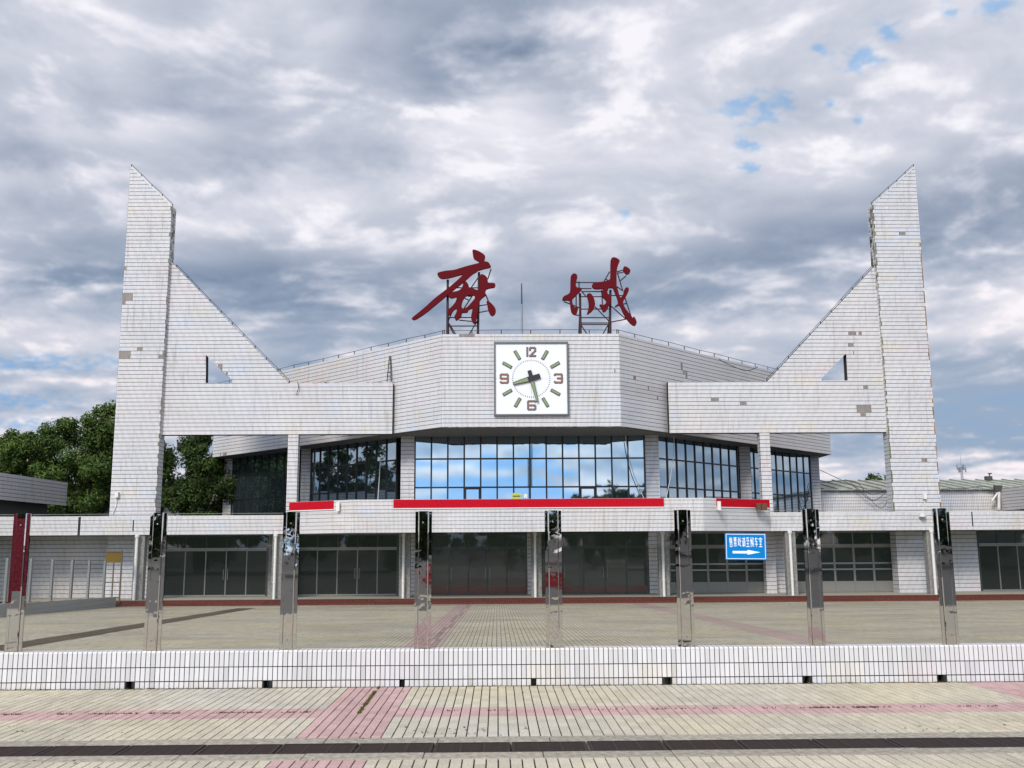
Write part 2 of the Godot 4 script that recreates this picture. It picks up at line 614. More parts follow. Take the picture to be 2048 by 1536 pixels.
func make_ground() -> void:
	var s := Shape.new()
	var prof := [[600.0, -0.05], [2.2, -0.05], [2.0, -0.014], [-8.3, -0.014], [-8.301, -0.2], [-8.729, -0.2], [-8.73, -0.014], [-12.2, -0.014], [-12.3, -0.014], [-43.0, ground_y(-43.0) - 0.014], [-1500.0, ground_y(-43.0) - 0.014]]
	for i in prof.size() - 1:
		var a = prof[i]
		var b = prof[i + 1]
		s.quad(Vector3(-900, a[1], a[0]), Vector3(900, a[1], a[0]), Vector3(900, b[1], b[0]), Vector3(-900, b[1], b[0]))
	structure(put("ground", s.mesh(), mats.joint_soil), "dark soil under the paving")
	# the road behind the camera, which the steel posts mirror
	s = Shape.new()
	s.quad(Vector3(-300, -0.03, 60), Vector3(300, -0.03, 60), Vector3(300, -0.03, 2.3), Vector3(-300, -0.03, 2.3))
	structure(put("road", s.mesh(), mats.asphalt), "grey asphalt road")

	# forecourt in front of the low wall: pavers 94 by 190 mm
	var pw := 0.0937
	var pl := 0.19
	var court := part("forecourt_paving", self)
	structure(court, "beige and pink brick paving in front of the low wall")
	var rest := Shape.new()
	var near := []
	for zone in [[-12.10, -8.955], [-8.075, 1.9]]:
		var z: float = zone[0]
		while z < zone[1] - 0.02:
			var len := minf(pl, zone[1] - z)
			var cols := int(17.4 / pw)
			for k in cols:
				var x := -8.6 + 0.0755 + k * pw
				var shift := 0.0
				var zc := z + len * 0.5
				var pink := is_pink(x + pw * 0.5, zc)
				var col := paver_tone(Vector3(x, 0, zc), pink, 0.0)
				var vis := absf(x - 0.1 + pw * 0.5) < -zc * 0.525 + 0.1
				var tip := Vector3(rng.randf_range(-0.004, 0.004), rng.randf_range(-0.004, 0.004), rng.randf_range(-0.0015, 0.0015))
				var t := Transform3D(Basis.from_euler(Vector3(-PI / 2 + tip.x, 0, tip.y)), Vector3(x + 0.0054, -0.0125 + tip.z, z + len - 0.003))
				if vis and zc < -7.45 and zc > -9.4 and near.size() < 300 and zone[1] > -8.0:
					near.append([t, len, col])
				elif zc > -6.5:
					var y := 0.0
					rest.quad(Vector3(x + 0.004, y, z + len - 0.004), Vector3(x + pw - 0.004, y, z + len - 0.004), Vector3(x + pw - 0.004, y, z + 0.003), Vector3(x + 0.004, y, z + 0.003), col)
				else:
					rest.slab(t, pw - 0.0108, len - 0.006, 0.0125, 0.0015, col)
			z += pl
	var variants := {}
	for q in near:
		var o := MeshInstance3D.new()
		var key := "%.3f" % q[1]
		if not variants.has(key):
			var sh := Shape.new()
			sh.slab(Transform3D(), pw - 0.0108, q[1] - 0.006, 0.0125, 0.0018)
			variants[key] = [sh.mesh(), []]
		o.mesh = variants[key][0]
		# a handful of shared tones, so that alike pavers share a material
		var tone: Color = q[2]
		var pinkish := tone.g < tone.r * 0.8
		var step := int(clampf(roundf(tone.r * 22.0), 10, 16))
		var mk := "paver_%s_%d" % ["pink" if pinkish else "beige", step]
		if not mats.has(mk):
			var m: StandardMaterial3D = mats.paver.duplicate()
			var r := step / 22.0
			m.albedo_color = lin(r, r * 0.675, r * 0.643) if pinkish else lin(r, r * 0.918, r * 0.721)
			m.resource_name = mk
			mats[mk] = m
		o.material_override = mats[mk]
		o.transform = q[0]
		o.name = "paver"
		court.add_child(o, true)
	stuff(put("pavers_beyond", rest.mesh(), mats.paver, court))
	# paving left and right of the view, without single bricks
	s = Shape.new()
	for sx in [[-60.0, -8.6], [8.7, 60.0]]:
		s.quad(Vector3(sx[0], -0.004, 2.0), Vector3(sx[1], -0.004, 2.0), Vector3(sx[1], -0.004, -12.1), Vector3(sx[0], -0.004, -12.1), Color(0.5, 0.47, 0.38))
	structure(put("pavement", s.mesh(), mats.paver), "plain beige paving at the sides")

	# plaza behind the wall, falling gently towards the station
	var plaza := part("plaza_paving", self)
	structure(plaza, "worn brick paving of the station plaza behind the glass fence")
	s = Shape.new()
	var zz := -12.4
	while zz > -43.2:
		var y0 := ground_y(zz)
		var y1 := ground_y(zz - pl)
		var wid := -zz * 0.55 + 1.0
		var k0 := int((-wid - 0.0755) / pw)
		var k1 := int((wid + 0.6) / pw)
		for k in range(k0, k1):
			var x := 0.0755 + k * pw
			var worn := 0.2 + 0.24 * clampf(blotch.get_noise_2d(x * 0.22 + 5.0, zz * 0.55) + 0.2, 0.0, 1.0) + 0.1 * clampf(blotch.get_noise_2d(x * 0.5 + 50.0, zz * 1.6), 0.0, 1.0)
			if absf(x - (-1.3 + sin(zz * 0.9) * 0.06)) < 0.05 and rng.randf() < 0.8:
				worn += 0.45
			var col := paver_tone(Vector3(x, 0, zz), is_pink(x, zz), worn)
			if is_pink(x, zz):
				col = col.lerp(Color(0.42, 0.36, 0.29), 0.35 + 0.3 * blotch.get_noise_2d(x * 2.0, zz * 0.8))
			else:
				col *= Color(1.0, 0.985, 0.93)
			var up := rng.randf_range(0.0, 0.002)
			s.quad(Vector3(x + 0.0055, y0 + up, zz - 0.003), Vector3(x + pw - 0.0055, y0 + up, zz - 0.003), Vector3(x + pw - 0.0055, y1 + up, zz - pl + 0.003), Vector3(x + 0.0055, y1 + up, zz - pl + 0.003), col)
		zz -= pl
	stuff(put("pavers", s.mesh(), mats.paver, plaza))
	# rusty cover strip that crosses the plaza at a slant
	s = Shape.new()
	var a0 := Vector3(-9.1, 0, -13.0)
	var a1 := Vector3(-10.0, 0, -40.0)
	var steps := 26
	for i in steps:
		var p := a0.lerp(a1, float(i) / steps)
		var q := a0.lerp(a1, (i + 0.985) / steps)
		p.y = ground_y(p.z) + 0.008
		q.y = ground_y(q.z) + 0.008
		var hw := Vector3(0.38 + 0.02 * sin(i * 1.7), 0, 0)
		s.quad(p - hw, p + hw, q + hw, q - hw, Color(1, 1, 1) * rng.randf_range(0.75, 1.1))
	var strip := put("drain_cover_strip", s.mesh(), mats.iron)
	strip.material_override = mats.rusty_cover
	tag(strip, "long brown iron cover strip crossing the plaza paving at a slant", "drain cover")

	# drain in the forecourt: concrete edging, channel, iron grates
	var edge := part("drain_edging", self)
	structure(edge, "pale concrete edging on both sides of the drain")
	for zz2 in [[-8.95, -8.725], [-8.305, -8.08]]:
		var x := -8.6
		while x < 8.7:
			var w := rng.randf_range(0.95, 1.05)
			var sh := Shape.new()
			var t := Transform3D(Basis.from_euler(Vector3(-PI / 2, 0, 0)), Vector3(x, -0.03, zz2[1]))
			sh.slab(t, w - 0.006, zz2[1] - zz2[0], 0.034 + rng.randf_range(-0.002, 0.002), 0.004, Color.WHITE * rng.randf_range(0.86, 1.05))
			put("edging_stone", sh.mesh(), mats.concrete, edge)
			x += w
	var ch := Shape.new()
	ch.quad(Vector3(-60, -0.19, -8.31), Vector3(60, -0.19, -8.31), Vector3(60, -0.19, -8.72), Vector3(-60, -0.19, -8.72))
	ch.quad(Vector3(-60, -0.19, -8.72), Vector3(60, -0.19, -8.72), Vector3(60, -0.032, -8.72), Vector3(-60, -0.032, -8.72))
	ch.quad(Vector3(60, -0.19, -8.31), Vector3(-60, -0.19, -8.31), Vector3(-60, -0.032, -8.31), Vector3(60, -0.032, -8.31))
	structure(put("drain_channel", ch.mesh(), mats.concrete), "concrete drain channel under the grates")
	var proto: Node3D = null
	for k in range(-8, 9):
		var gx := 0.11 + k * 0.645
		if proto == null:
			proto = thing("drain_grate", "rusty brown cast iron drain grate in the row along the forecourt drain", "drain grate", Vector3.ZERO, "iron grates over the forecourt drain")
			var f := Shape.new()
			for r in [[0.006, -0.415, 0.034, 0.0], [0.606, -0.415, 0.634, 0.0], [0.034, -0.415, 0.606, -0.395], [0.034, -0.02, 0.606, 0.0]]:
				f.box(Vector3(r[0], 0, r[1]), Vector3(r[2], 0.011, r[3]), Color(1.2, 1.15, 1.1))
			put("frame", f.mesh(), mats.iron, proto)
			for cx in [0.214, 0.412]:
				f = Shape.new()
				f.box(Vector3(cx, 0, -0.395), Vector3(cx + 0.022, 0.0095, -0.02), Color(1.15, 1.1, 1.05))
				put("cross_bar", f.mesh(), mats.iron, proto)
			f = Shape.new()
			for b in 13:
				var bz := -0.385 + b * 0.0278
				for seg in [[0.034, 0.214], [0.236, 0.412], [0.434, 0.606]]:
					f.box(Vector3(seg[0], 0, bz), Vector3(seg[1], 0.007, bz + 0.017))
			stuff(put("grate_bars", f.mesh(), mats.iron, proto))
			proto.position = Vector3(gx, -0.009, -8.307)
		else:
			var d: Node3D = proto.duplicate()
			d.name = numbered("drain_grate")
			add_child(d)
			d.position = Vector3(gx, -0.009 + rng.randf_range(-0.0015, 0.0015), -8.307)
			d.rotation.y = rng.randf_range(-0.002, 0.002)


# ---------------------------------------------------------------- growth and litter on the paving
func make_litter() -> void:
	var s := Shape.new()
	# dry weeds in the open joints of the pink bands
	var runs := [[Vector3(-1.42, 0, -12.1), Vector3(-1.40, 0, -10.2), 420], [Vector3(-8.0, 0, -10.36), Vector3(-1.9, 0, -10.34), 620], [Vector3(-1.0, 0, -10.34), Vector3(7.0, 0, -10.33), 260], [Vector3(2.9, 0, -10.34), Vector3(3.9, 0, -10.33), 160], [Vector3(-8.0, 0, -12.105), Vector3(8.0, 0, -12.105), 700]]
	for r in runs:
		for k in r[2]:
			var t := rng.randf()
			var p: Vector3 = r[0].lerp(r[1], t)
			if blotch.get_noise_2d(p.x * 2.2, p.z * 2.2 + r[2]) < (-0.3 if r[2] == 420 else -0.08):
				continue
			p += Vector3(rng.randfn(0.0, 0.008), 0.0, rng.randfn(0.0, 0.008) if r[2] != 700 else absf(rng.randfn(0.0, 0.008)))
			var col := Color(0.12, 0.085, 0.04).lerp(Color(0.10, 0.11, 0.03), rng.randf()) * rng.randf_range(0.7, 1.5)
			for b in 3:
				var a := rng.randf() * TAU
				var w := Vector3(cos(a), 0, sin(a)) * 0.006
				var up := Vector3(rng.randfn(0.0, 0.012), rng.randf_range(0.006, 0.022), rng.randfn(0.0, 0.012))
				s.tri(p - w, p + w, p + up, col)
	var o := put("dry_weeds", s.mesh(), mats.tile_matt)
	stuff(o)
	tag(o, "dry brown weeds growing in the open paving joints", "weeds")
	# fallen leaves
	s = Shape.new()
	for c in [[-0.55, -9.25, 0.35, 26], [3.9, -9.1, 0.5, 10], [-4.3, -9.4, 0.8, 8], [0.6, -11.6, 1.5, 10], [-3.0, -8.0, 0.6, 8], [5.2, -9.0, 0.4, 9]]:
		for k in c[3]:
			var p := Vector3(c[0] + rng.randfn(0.0, c[2]), 0.004, clampf(c[1] + rng.randfn(0.0, 0.12), -12.0, -7.4))
			var a := rng.randf() * TAU
			var u := Vector3(cos(a), 0.08, sin(a)) * rng.randf_range(0.012, 0.028)
			var v := Vector3(-sin(a), 0.15, cos(a)) * rng.randf_range(0.006, 0.012)
			s.quad(p - u, p - v * 1.0 + Vector3(0, 0.004, 0), p + u, p + v + Vector3(0, 0.003, 0), Color(0.09, 0.06, 0.03) * rng.randf_range(0.6, 1.5))
	o = put("fallen_leaves", s.mesh(), mats.tile_matt)
	stuff(o)
	tag(o, "scattered dry brown leaves lying on the forecourt paving", "leaves")


# ---------------------------------------------------------------- station
func clad(parent: Node, s: Shape) -> void:
	stuff(put("tile_cladding", s.mesh(), mats.tile, parent))


func edge_wire(parent: Node, pts: Array, rise: float, step: float) -> void:
	var s := Shape.new()
	for i in pts.size() - 1:
		var a: Vector3 = pts[i]
		var b: Vector3 = pts[i + 1]
		var n := int(maxf(1.0, a.distance_to(b) / step))
		var prev := a + Vector3.UP * rise
		for k in range(0, n + 1):
			var p := a.lerp(b, float(k) / n)
			var q := p + Vector3.UP * (rise + rng.randf_range(-0.02, 0.02))
			s.tube(p, q, 0.022, 0.022, 4)
			if k > 0:
				s.tube(prev, q, 0.013, 0.013, 4)
			prev = q
	put("lightning_strap", s.mesh(), mats.wire, parent)


func window_wall(parent: Node, a: Vector3, along: Vector3, length: float, y0: float, y1: float, n: int, bars: Array, glass: Material, frame: Material, bw := 0.055, sashes := []) -> void:
	# panes and bars in the upright plane through a; the outside is on the side of along x up
	var N := along.cross(Vector3.UP).normalized()
	var t0 := Transform3D(Basis(along, Vector3.UP, N), Vector3(a.x, 0, a.z))
	var ys := [y0] + bars + [y1]
	var w := length / n
	for k in n + 1:
		var s := Shape.new()
		s.box(Vector3(k * w - bw * 0.5, y0, -0.06), Vector3(k * w + bw * 0.5, y1, 0.05), Color.WHITE, t0)
		put("mullion", s.mesh(), frame, parent)
	for yb in bars:
		for k in n:
			var s := Shape.new()
			s.box(Vector3(k * w + bw * 0.5, yb - bw * 0.5, -0.06), Vector3((k + 1) * w - bw * 0.5, yb + bw * 0.5, 0.045), Color.WHITE, t0)
			put("transom", s.mesh(), frame, parent)
	for k in n:
		for j in ys.size() - 1:
			var c := Vector3((k + 0.5) * w, (ys[j] + ys[j + 1]) * 0.5, 0.0)
			var tip := Basis.from_euler(Vector3(rng.randfn(0.0, 0.0022), rng.randfn(0.0, 0.0022), 0))
			var s := Shape.new()
			var hx: float = w * 0.5
			var hy: float = (ys[j + 1] - ys[j]) * 0.5
			s.box(Vector3(-hx, -hy, -0.006), Vector3(hx, hy, 0.006), Color.WHITE)
			var p := put("pane", s.mesh(), glass, parent)
			p.transform = t0 * Transform3D(tip, c)
			if [k, j] in sashes:
				var f := Shape.new()
				for r in [[-hx + 0.03, -hy + 0.03, -hx + 0.1, hy - 0.03], [hx - 0.1, -hy + 0.03, hx - 0.03, hy - 0.03], [-hx + 0.1, hy - 0.1, hx - 0.1, hy - 0.03], [-hx + 0.1, -hy + 0.03, hx - 0.1, -hy + 0.1]]:
					f.box(Vector3(r[0], r[1], 0.01), Vector3(r[2], r[3], 0.07), Color.WHITE, t0 * Transform3D(Basis(), c))
				put("sash_frame", f.mesh(), frame, parent)


func make_building() -> void:
	var b := thing("station_building", "white tiled railway station with twin slanted towers and blue glazed hall", "building")
	var R := Vector3.RIGHT
	var UP := Vector3.UP
	var base_y := ground_y(-43.0)
	# ---- towers
	var tower_gaps := [
		gaps([[243, 583, 266, 600], [242, 600, 252, 609], [275, 696, 284, 704], [235, 704, 262, 720], [318, 711, 331, 720], [247, 535, 254, 543]], FACADE_Z),
		gaps([[1798, 463, 1811, 471], [1843, 920, 1854, 928]], FACADE_Z)]
	var tx := [[-18.03, -15.9, 20.24, 18.2], [18.68, 20.94, 18.25, 20.23]]
	for i in 2:
		var q = tx[i]
		var poly := PackedVector2Array([Vector2(q[0], base_y), Vector2(q[1], base_y), Vector2(q[1], q[3]), Vector2(q[0], q[2])])
		var s := Shape.new()
		s.prism(poly, 0.65, Transform3D(Basis(), Vector3(0, 0, FACADE_Z)))
		var tw := put("tower", s.mesh(), mats.grout, b)
		var c := Shape.new()
		tiles(c, Vector3(0, 0, FACADE_Z), R, UP, poly, TILE, tower_gaps[i])
		# inner and outer flanks
		tiles(c, Vector3(q[1], 0, FACADE_Z), Vector3(0, 0, -1), UP, rect_poly(0.0, base_y, 0.65, q[3]), TILE)
		tiles(c, Vector3(q[0], 0, FACADE_Z - 0.65), Vector3(0, 0, 1), UP, rect_poly(0.0, base_y, 0.65, q[2]), TILE)
		clad(tw, c)
		# cement coping on the slanted head
		var hi_x: float = q[0] if i == 0 else q[1]
		var lo_x: float = q[1] if i == 0 else q[0]
		var hi_y := maxf(q[2], q[3])
		var lo_y := minf(q[2], q[3])
		var cp := Shape.new()
		var pa := Vector2(hi_x, hi_y)
		var pb := Vector2(lo_x, lo_y)
		cp.prism(PackedVector2Array([pa, pb, pb + Vector2(0, 0.05), pa + Vector2(0, 0.05)]), 0.69, Transform3D(Basis(), Vector3(0, 0, FACADE_Z + 0.02)))
		put("coping", cp.mesh(), mats.white_plastic, tw)
		edge_wire(tw, [Vector3(hi_x, hi_y + 0.04, FACADE_Z - 0.1), Vector3(lo_x, lo_y + 0.04, FACADE_Z - 0.1)], 0.13, 0.6)
		# moss and rust along the edges that the rain runs down
		var moss := Shape.new()
		var ex: float = (q[1] if i == 0 else q[0])
		var y := 3.0
		while y < lo_y:
			if rng.randf() < (0.25 if i == 0 else 0.62):
				var w := rng.randf_range(0.02, 0.07)
				var x0 := ex - w if i == 0 else ex
				moss.quad(Vector3(x0, y, FACADE_Z + 0.0105), Vector3(x0 + w, y, FACADE_Z + 0.0105), Vector3(x0 + w, y + 0.19, FACADE_Z + 0.0105), Vector3(x0, y + 0.19, FACADE_Z + 0.0105), Color(0.13, 0.14, 0.06) * rng.randf_range(0.8, 1.5))
			y += 0.19
		y = 3.0
		while y < hi_y - 4.0:
			if i == 1 and rng.randf() < 0.7:
				var w := rng.randf_range(0.02, 0.07)
				moss.quad(Vector3(q[1] - w, y, FACADE_Z + 0.0105), Vector3(q[1], y, FACADE_Z + 0.0105), Vector3(q[1], y + 0.19, FACADE_Z + 0.0105), Vector3(q[1] - w, y + 0.19, FACADE_Z + 0.0105), Color(0.24, 0.13, 0.055) * rng.randf_range(0.7, 1.4))
			y += 0.19
		# dark algae on the flank that faces the hall
		var fx: float = ex + (0.0105 if i == 0 else -0.0105)
		y = 9.0
		while y < lo_y - 0.2:
			for n in 3:
				if rng.randf() < (0.35 if i == 0 else 0.75) * smoothstep(8.0, 17.0, y) + 0.1:
					var z0 := FACADE_Z - rng.randf_range(0.0, 0.5)
					var z1 := maxf(z0 - rng.randf_range(0.05, 0.25), FACADE_Z - 0.64)
					var col := Color(0.12, 0.10, 0.07) * rng.randf_range(0.7, 1.6)
					if i == 0:
						moss.quad(Vector3(fx, y, z0), Vector3(fx, y, z1), Vector3(fx, y + 0.19, z1), Vector3(fx, y + 0.19, z0), col)
					else:
						moss.quad(Vector3(fx, y, z1), Vector3(fx, y, z0), Vector3(fx, y + 0.19, z0), Vector3(fx, y + 0.19, z1), col)
			y += 0.19
		stuff(put("moss_and_rust", moss.mesh(), mats.tile, tw))
	# ---- portal beams with their triangular wings
	var bz := FACADE_Z - 0.2
	var beams := [
		[PackedVector2Array([Vector2(-15.9, 6.95), Vector2(-4.98, 6.95), Vector2(-4.98, 9.41), Vector2(-9.93, 9.41), Vector2(-15.9, 15.5)]),
			[[412.0, 710.0], [411.5, 766.0], [466.0, 766.0], [465.0, 760.0]], [[436, 728, 446, 740], [452, 744, 457, 750]]],
		[PackedVector2Array([Vector2(8.25, 6.93), Vector2(18.68, 6.93), Vector2(18.68, 15.2), Vector2(13.05, 9.42), Vector2(8.25, 9.42)]),
			[[1692.0, 707.0], [1695.0, 761.0], [1639.0, 761.0]], [[1421, 797, 1438, 806], [1479, 805, 1493, 814], [1696, 660, 1712, 669], [1716, 660, 1723, 669], [1696, 683, 1707, 692], [1726, 772, 1735, 781], [1713, 813, 1743, 822], [1719, 822, 1732, 830], [1705, 700, 1708, 708]]]]
	for i in 2:
		var poly: PackedVector2Array = beams[i][0]
		var hole := PackedVector2Array()
		for p in beams[i][1]:
			var w := px(p[0], p[1], bz)
			hole.append(Vector2(w.x, w.y))
		# the solid body: cut the outline by the hole into simple outlines
		var s := Shape.new()
		var t := Transform3D(Basis(), Vector3(0, 0, bz))
		var hx0 := hole[0].x
		var hx1 := hole[0].x
		for p in hole:
			hx0 = minf(hx0, p.x); hx1 = maxf(hx1, p.x)
		hx0 += 0.004
		hx1 -= 0.004
		for cut in [rect_poly(-30, 0, hx0, 30), rect_poly(hx1, 0, 30, 30), rect_poly(hx0, 0, hx1, 30)]:
			for piece in Geometry2D.intersect_polygons(poly, cut):
				for bit in Geometry2D.clip_polygons(piece, hole):
					if not Geometry2D.is_polygon_clockwise(bit):
						# a hole that touches the cut leaves simple outlines; split once more to be safe
						for half in [rect_poly(-30, 0, 30, (hole[1].y)), rect_poly(-30, hole[1].y, 30, 30)]:
							for bit2 in Geometry2D.intersect_polygons(bit, half):
								s.prism(bit2, 0.4, t)
		var bm := put("portal_beam", s.mesh(), mats.grout, b)
		var c := Shape.new()
		tiles(c, Vector3(0, 0, bz), R, UP, poly, TILE, gaps(beams[i][2], bz), hole)
		clad(bm, c)
		var top := []
		if i == 0:
			top = [Vector3(-15.6, 15.2, bz - 0.05), Vector3(-9.93, 9.43, bz - 0.05)]
		else:
			top = [Vector3(18.6, 15.12, bz - 0.05), Vector3(13.05, 9.44, bz - 0.05)]
		edge_wire(bm, top, 0.12, 0.75)
		for k in 9:
			var bars := Shape.new()
			var x := lerpf(-9.6 if i == 0 else 8.3, -5.1 if i == 0 else 12.8, rng.randf())
			var w := rng.randf_range(0.05, 0.2)
			bars.box(Vector3(x, 9.40, bz - 0.3), Vector3(x + w, 9.40 + rng.randf_range(0.03, 0.08), bz - 0.05))
			put("mortar_lump", bars.mesh(), mats.concrete, bm)
	# posts under the beams
	for cx in [-9.66, 12.8]:
		var s := Shape.new()
		s.box(Vector3(cx - 0.24, base_y, bz - 0.43), Vector3(cx + 0.24, 6.94, bz - 0.02))
		var post := put("portal_post", s.mesh(), mats.grout, b)
		var c := Shape.new()
		tiles(c, Vector3(0, 0, bz - 0.02), R, UP, rect_poly(cx - 0.24, base_y, cx + 0.24, 6.94), TILE)
		tiles(c, Vector3(cx + 0.24, 0, bz - 0.02), Vector3(0, 0, -1), UP, rect_poly(0, base_y, 0.41, 6.94), TILE)
		tiles(c, Vector3(cx - 0.24, 0, bz - 0.43), Vector3(0, 0, 1), UP, rect_poly(0, base_y, 0.41, 6.94), TILE)
		clad(post, c)
	# ---- hall fascia: front face and two faces at 45 degrees
	var fa := Vector3(-2.49, 0, -44.0)
	var fb := Vector3(5.66, 0, -44.0)
	var fl := Vector3(-17.0, 0, -58.5)
	var fr := Vector3(20.2, 0, -58.54)
	var y0 := 7.0
	var y1 := 11.31
	var faces := [[fl, fa], [fa, fb], [fb, fr], [fr, Vector3(20.2, 0, -72)], [Vector3(-17.0, 0, -72), fl]]
	for i in faces.size():
		var a: Vector3 = faces[i][0]
		var e: Vector3 = faces[i][1]
		var along := (e - a).normalized()
		var N := along.cross(UP)
		var len := a.distance_to(e)
		var s := Shape.new()
		s.quad(a + UP * y0, e + UP * y0, e + UP * y1, a + UP * y1)
		var ia := a - N * 0.3
		var ie := e - N * 0.3
		s.quad(ie + UP * y0, ia + UP * y0, ia + UP * y1, ie + UP * y1)
		s.quad(a + UP * y1, e + UP * y1, ie + UP * y1, ia + UP * y1)
		var w := put("fascia_wall", s.mesh(), mats.grout, b)
		var c := Shape.new()
		var miss := []
		if i == 2:
			for m in [[1.0, 9.3, 0.22, 0.19], [4.9, 10.25, 0.16, 0.4], [5.3, 9.8, 0.16, 0.5], [5.1, 10.0, 0.16, 0.22], [6.9, 9.5, 0.5, 0.22], [7.7, 9.55, 0.16, 0.3], [9.2, 9.5, 0.6, 0.22], [12.2, 9.48, 0.4, 0.22], [2.1, 8.9, 0.11, 0.19], [2.8, 8.5, 0.11, 0.19]]:
				miss.append(Rect2(m[0], m[1], m[2], m[3]))
		elif i == 1:
			miss = [Rect2(0.75, y1 - 0.12, 0.75, 0.12), Rect2(7.9, 9.5, 0.06, 0.19)]
		elif i == 0:
			miss = [Rect2(0.9, 7.0, 0.11, 0.22), Rect2(1.2, 7.02, 0.45, 0.2)]
		tiles(c, a, along, UP, rect_poly(0, y0, len, y1), TILE, miss)
		clad(w, c)
		if i < 3:
			edge_wire(w, [a + UP * y1 - N * 0.12, e + UP * y1 - N * 0.12], 0.22, 1.35)
	# roof and soffit
	var plan := PackedVector2Array()
	for p: Vector3 in [fl, fa, fb, fr, Vector3(20.2, 0, -72), Vector3(-17.0, 0, -72)]:
		plan.append(Vector2(p.x, -p.z))
	var flat := Transform3D(Basis(Vector3.RIGHT, Vector3(0, 0, -1), Vector3.UP), Vector3.ZERO)
	var sf := Shape.new()
	var inner := Geometry2D.offset_polygon(plan, -0.02)[0]
	sf.prism(inner, 0.12, flat.translated(Vector3(0, 7.13, 0)))
	put("soffit", sf.mesh(), mats.plaster, b)
	sf = Shape.new()
	sf.prism(Geometry2D.offset_polygon(plan, -0.31)[0], 0.2, flat.translated(Vector3(0, 11.0, 0)))
	put("roof", sf.mesh(), mats.roof_cover, b)
	# crumbling lower edge of the fascia
	var cr := Shape.new()
	for k in 60:
		var x := rng.randf_range(fa.x, fb.x)
		cr.box(Vector3(x, y0 - rng.randf_range(0.008, 0.03), -44.2), Vector3(x + rng.randf_range(0.04, 0.3), y0 + 0.004, -44.0 + 0.006))
	stuff(put("crumbled_edge", cr.mesh(), mats.plaster, b))
	# ---- hall glazing
	var gy0 := 3.05
	var gy1 := 7.02
	var g := part("front_glazing", b)
	window_wall(g, Vector3(-4.03, 0, -48.0), R, 11.31, gy0, gy1, 14, [4.51, 5.91], mats.mirror_glass, mats.dark_frame, 0.075, [[3, 0], [10, 0]])
	var dl := Vector3(1, 0, 1).normalized()
	var dr := Vector3(1, 0, -1).normalized()
	for q in [[Vector3(-10.15, 0, -53.6), dl, 7.35, "left"], [Vector3(-16.0, 0, -59.45), dl, 7.2, "left"], [Vector3(7.95, 0, -48.2), dr, 7.45, "right"], [Vector3(13.9, 0, -54.15), dr, 7.4, "right"]]:
		var wl := part("slanted_glazing", b)
		window_wall(wl, q[0], q[1], q[2], gy0, gy1, 9, [4.51, 5.91], mats.mirror_glass, mats.dark_frame, 0.075)
	# tiled piers between the glazed bays
	for q in [[-4.7, -48.25, 0.66, 0.5], [7.3, -48.25, 0.66, 0.5], [-10.75, -54.3, 0.62, 0.6], [13.4, -54.25, 0.62, 0.6], [-16.55, -60.1, 0.6, 0.6], [19.15, -60.1, 0.6, 0.6]]:
		var s := Shape.new()
		s.box(Vector3(q[0], base_y, q[1]), Vector3(q[0] + q[2], gy1, q[1] + q[3]))
		var pr := put("pier", s.mesh(), mats.grout, b)
		var c := Shape.new()
		tiles(c, Vector3(0, 0, q[1] + q[3]), R, UP, rect_poly(q[0], 2.9, q[0] + q[2], gy1), TILE)
		tiles(c, Vector3(q[0] + q[2], 0, q[1] + q[3]), Vector3(0, 0, -1), UP, rect_poly(0, 2.9, q[3], gy1), TILE)
		tiles(c, Vector3(q[0], 0, q[1]), Vector3(0, 0, 1), UP, rect_poly(0, 2.9, q[3], gy1), TILE)
		clad(pr, c)
	# pipes beside the piers
	for q in [[-11.0, -53.6], [13.25, -53.55]]:
		var s := Shape.new()
		s.tube(Vector3(q[0], 3.0, q[1]), Vector3(q[0], 7.0, q[1]), 0.06, 0.06, 8)
		put("downpipe", s.mesh(), mats.white_plastic, b)
	# inner hall, seen through nothing but there for the shade
	var core := Shape.new()
	core.prism(PackedVector2Array([Vector2(-3.6, 48.6), Vector2(6.9, 48.6), Vector2(17.9, 60.5), Vector2(17.9, 71.0), Vector2(-14.7, 71.0), Vector2(-14.7, 60.5)]), 8.0, flat.translated(Vector3(0, 7.0, 0)))
	put("inner_hall", core.mesh(), mats.inner_plaster, b)
	make_canopy(b, base_y)
	make_ground_floor(b, base_y)


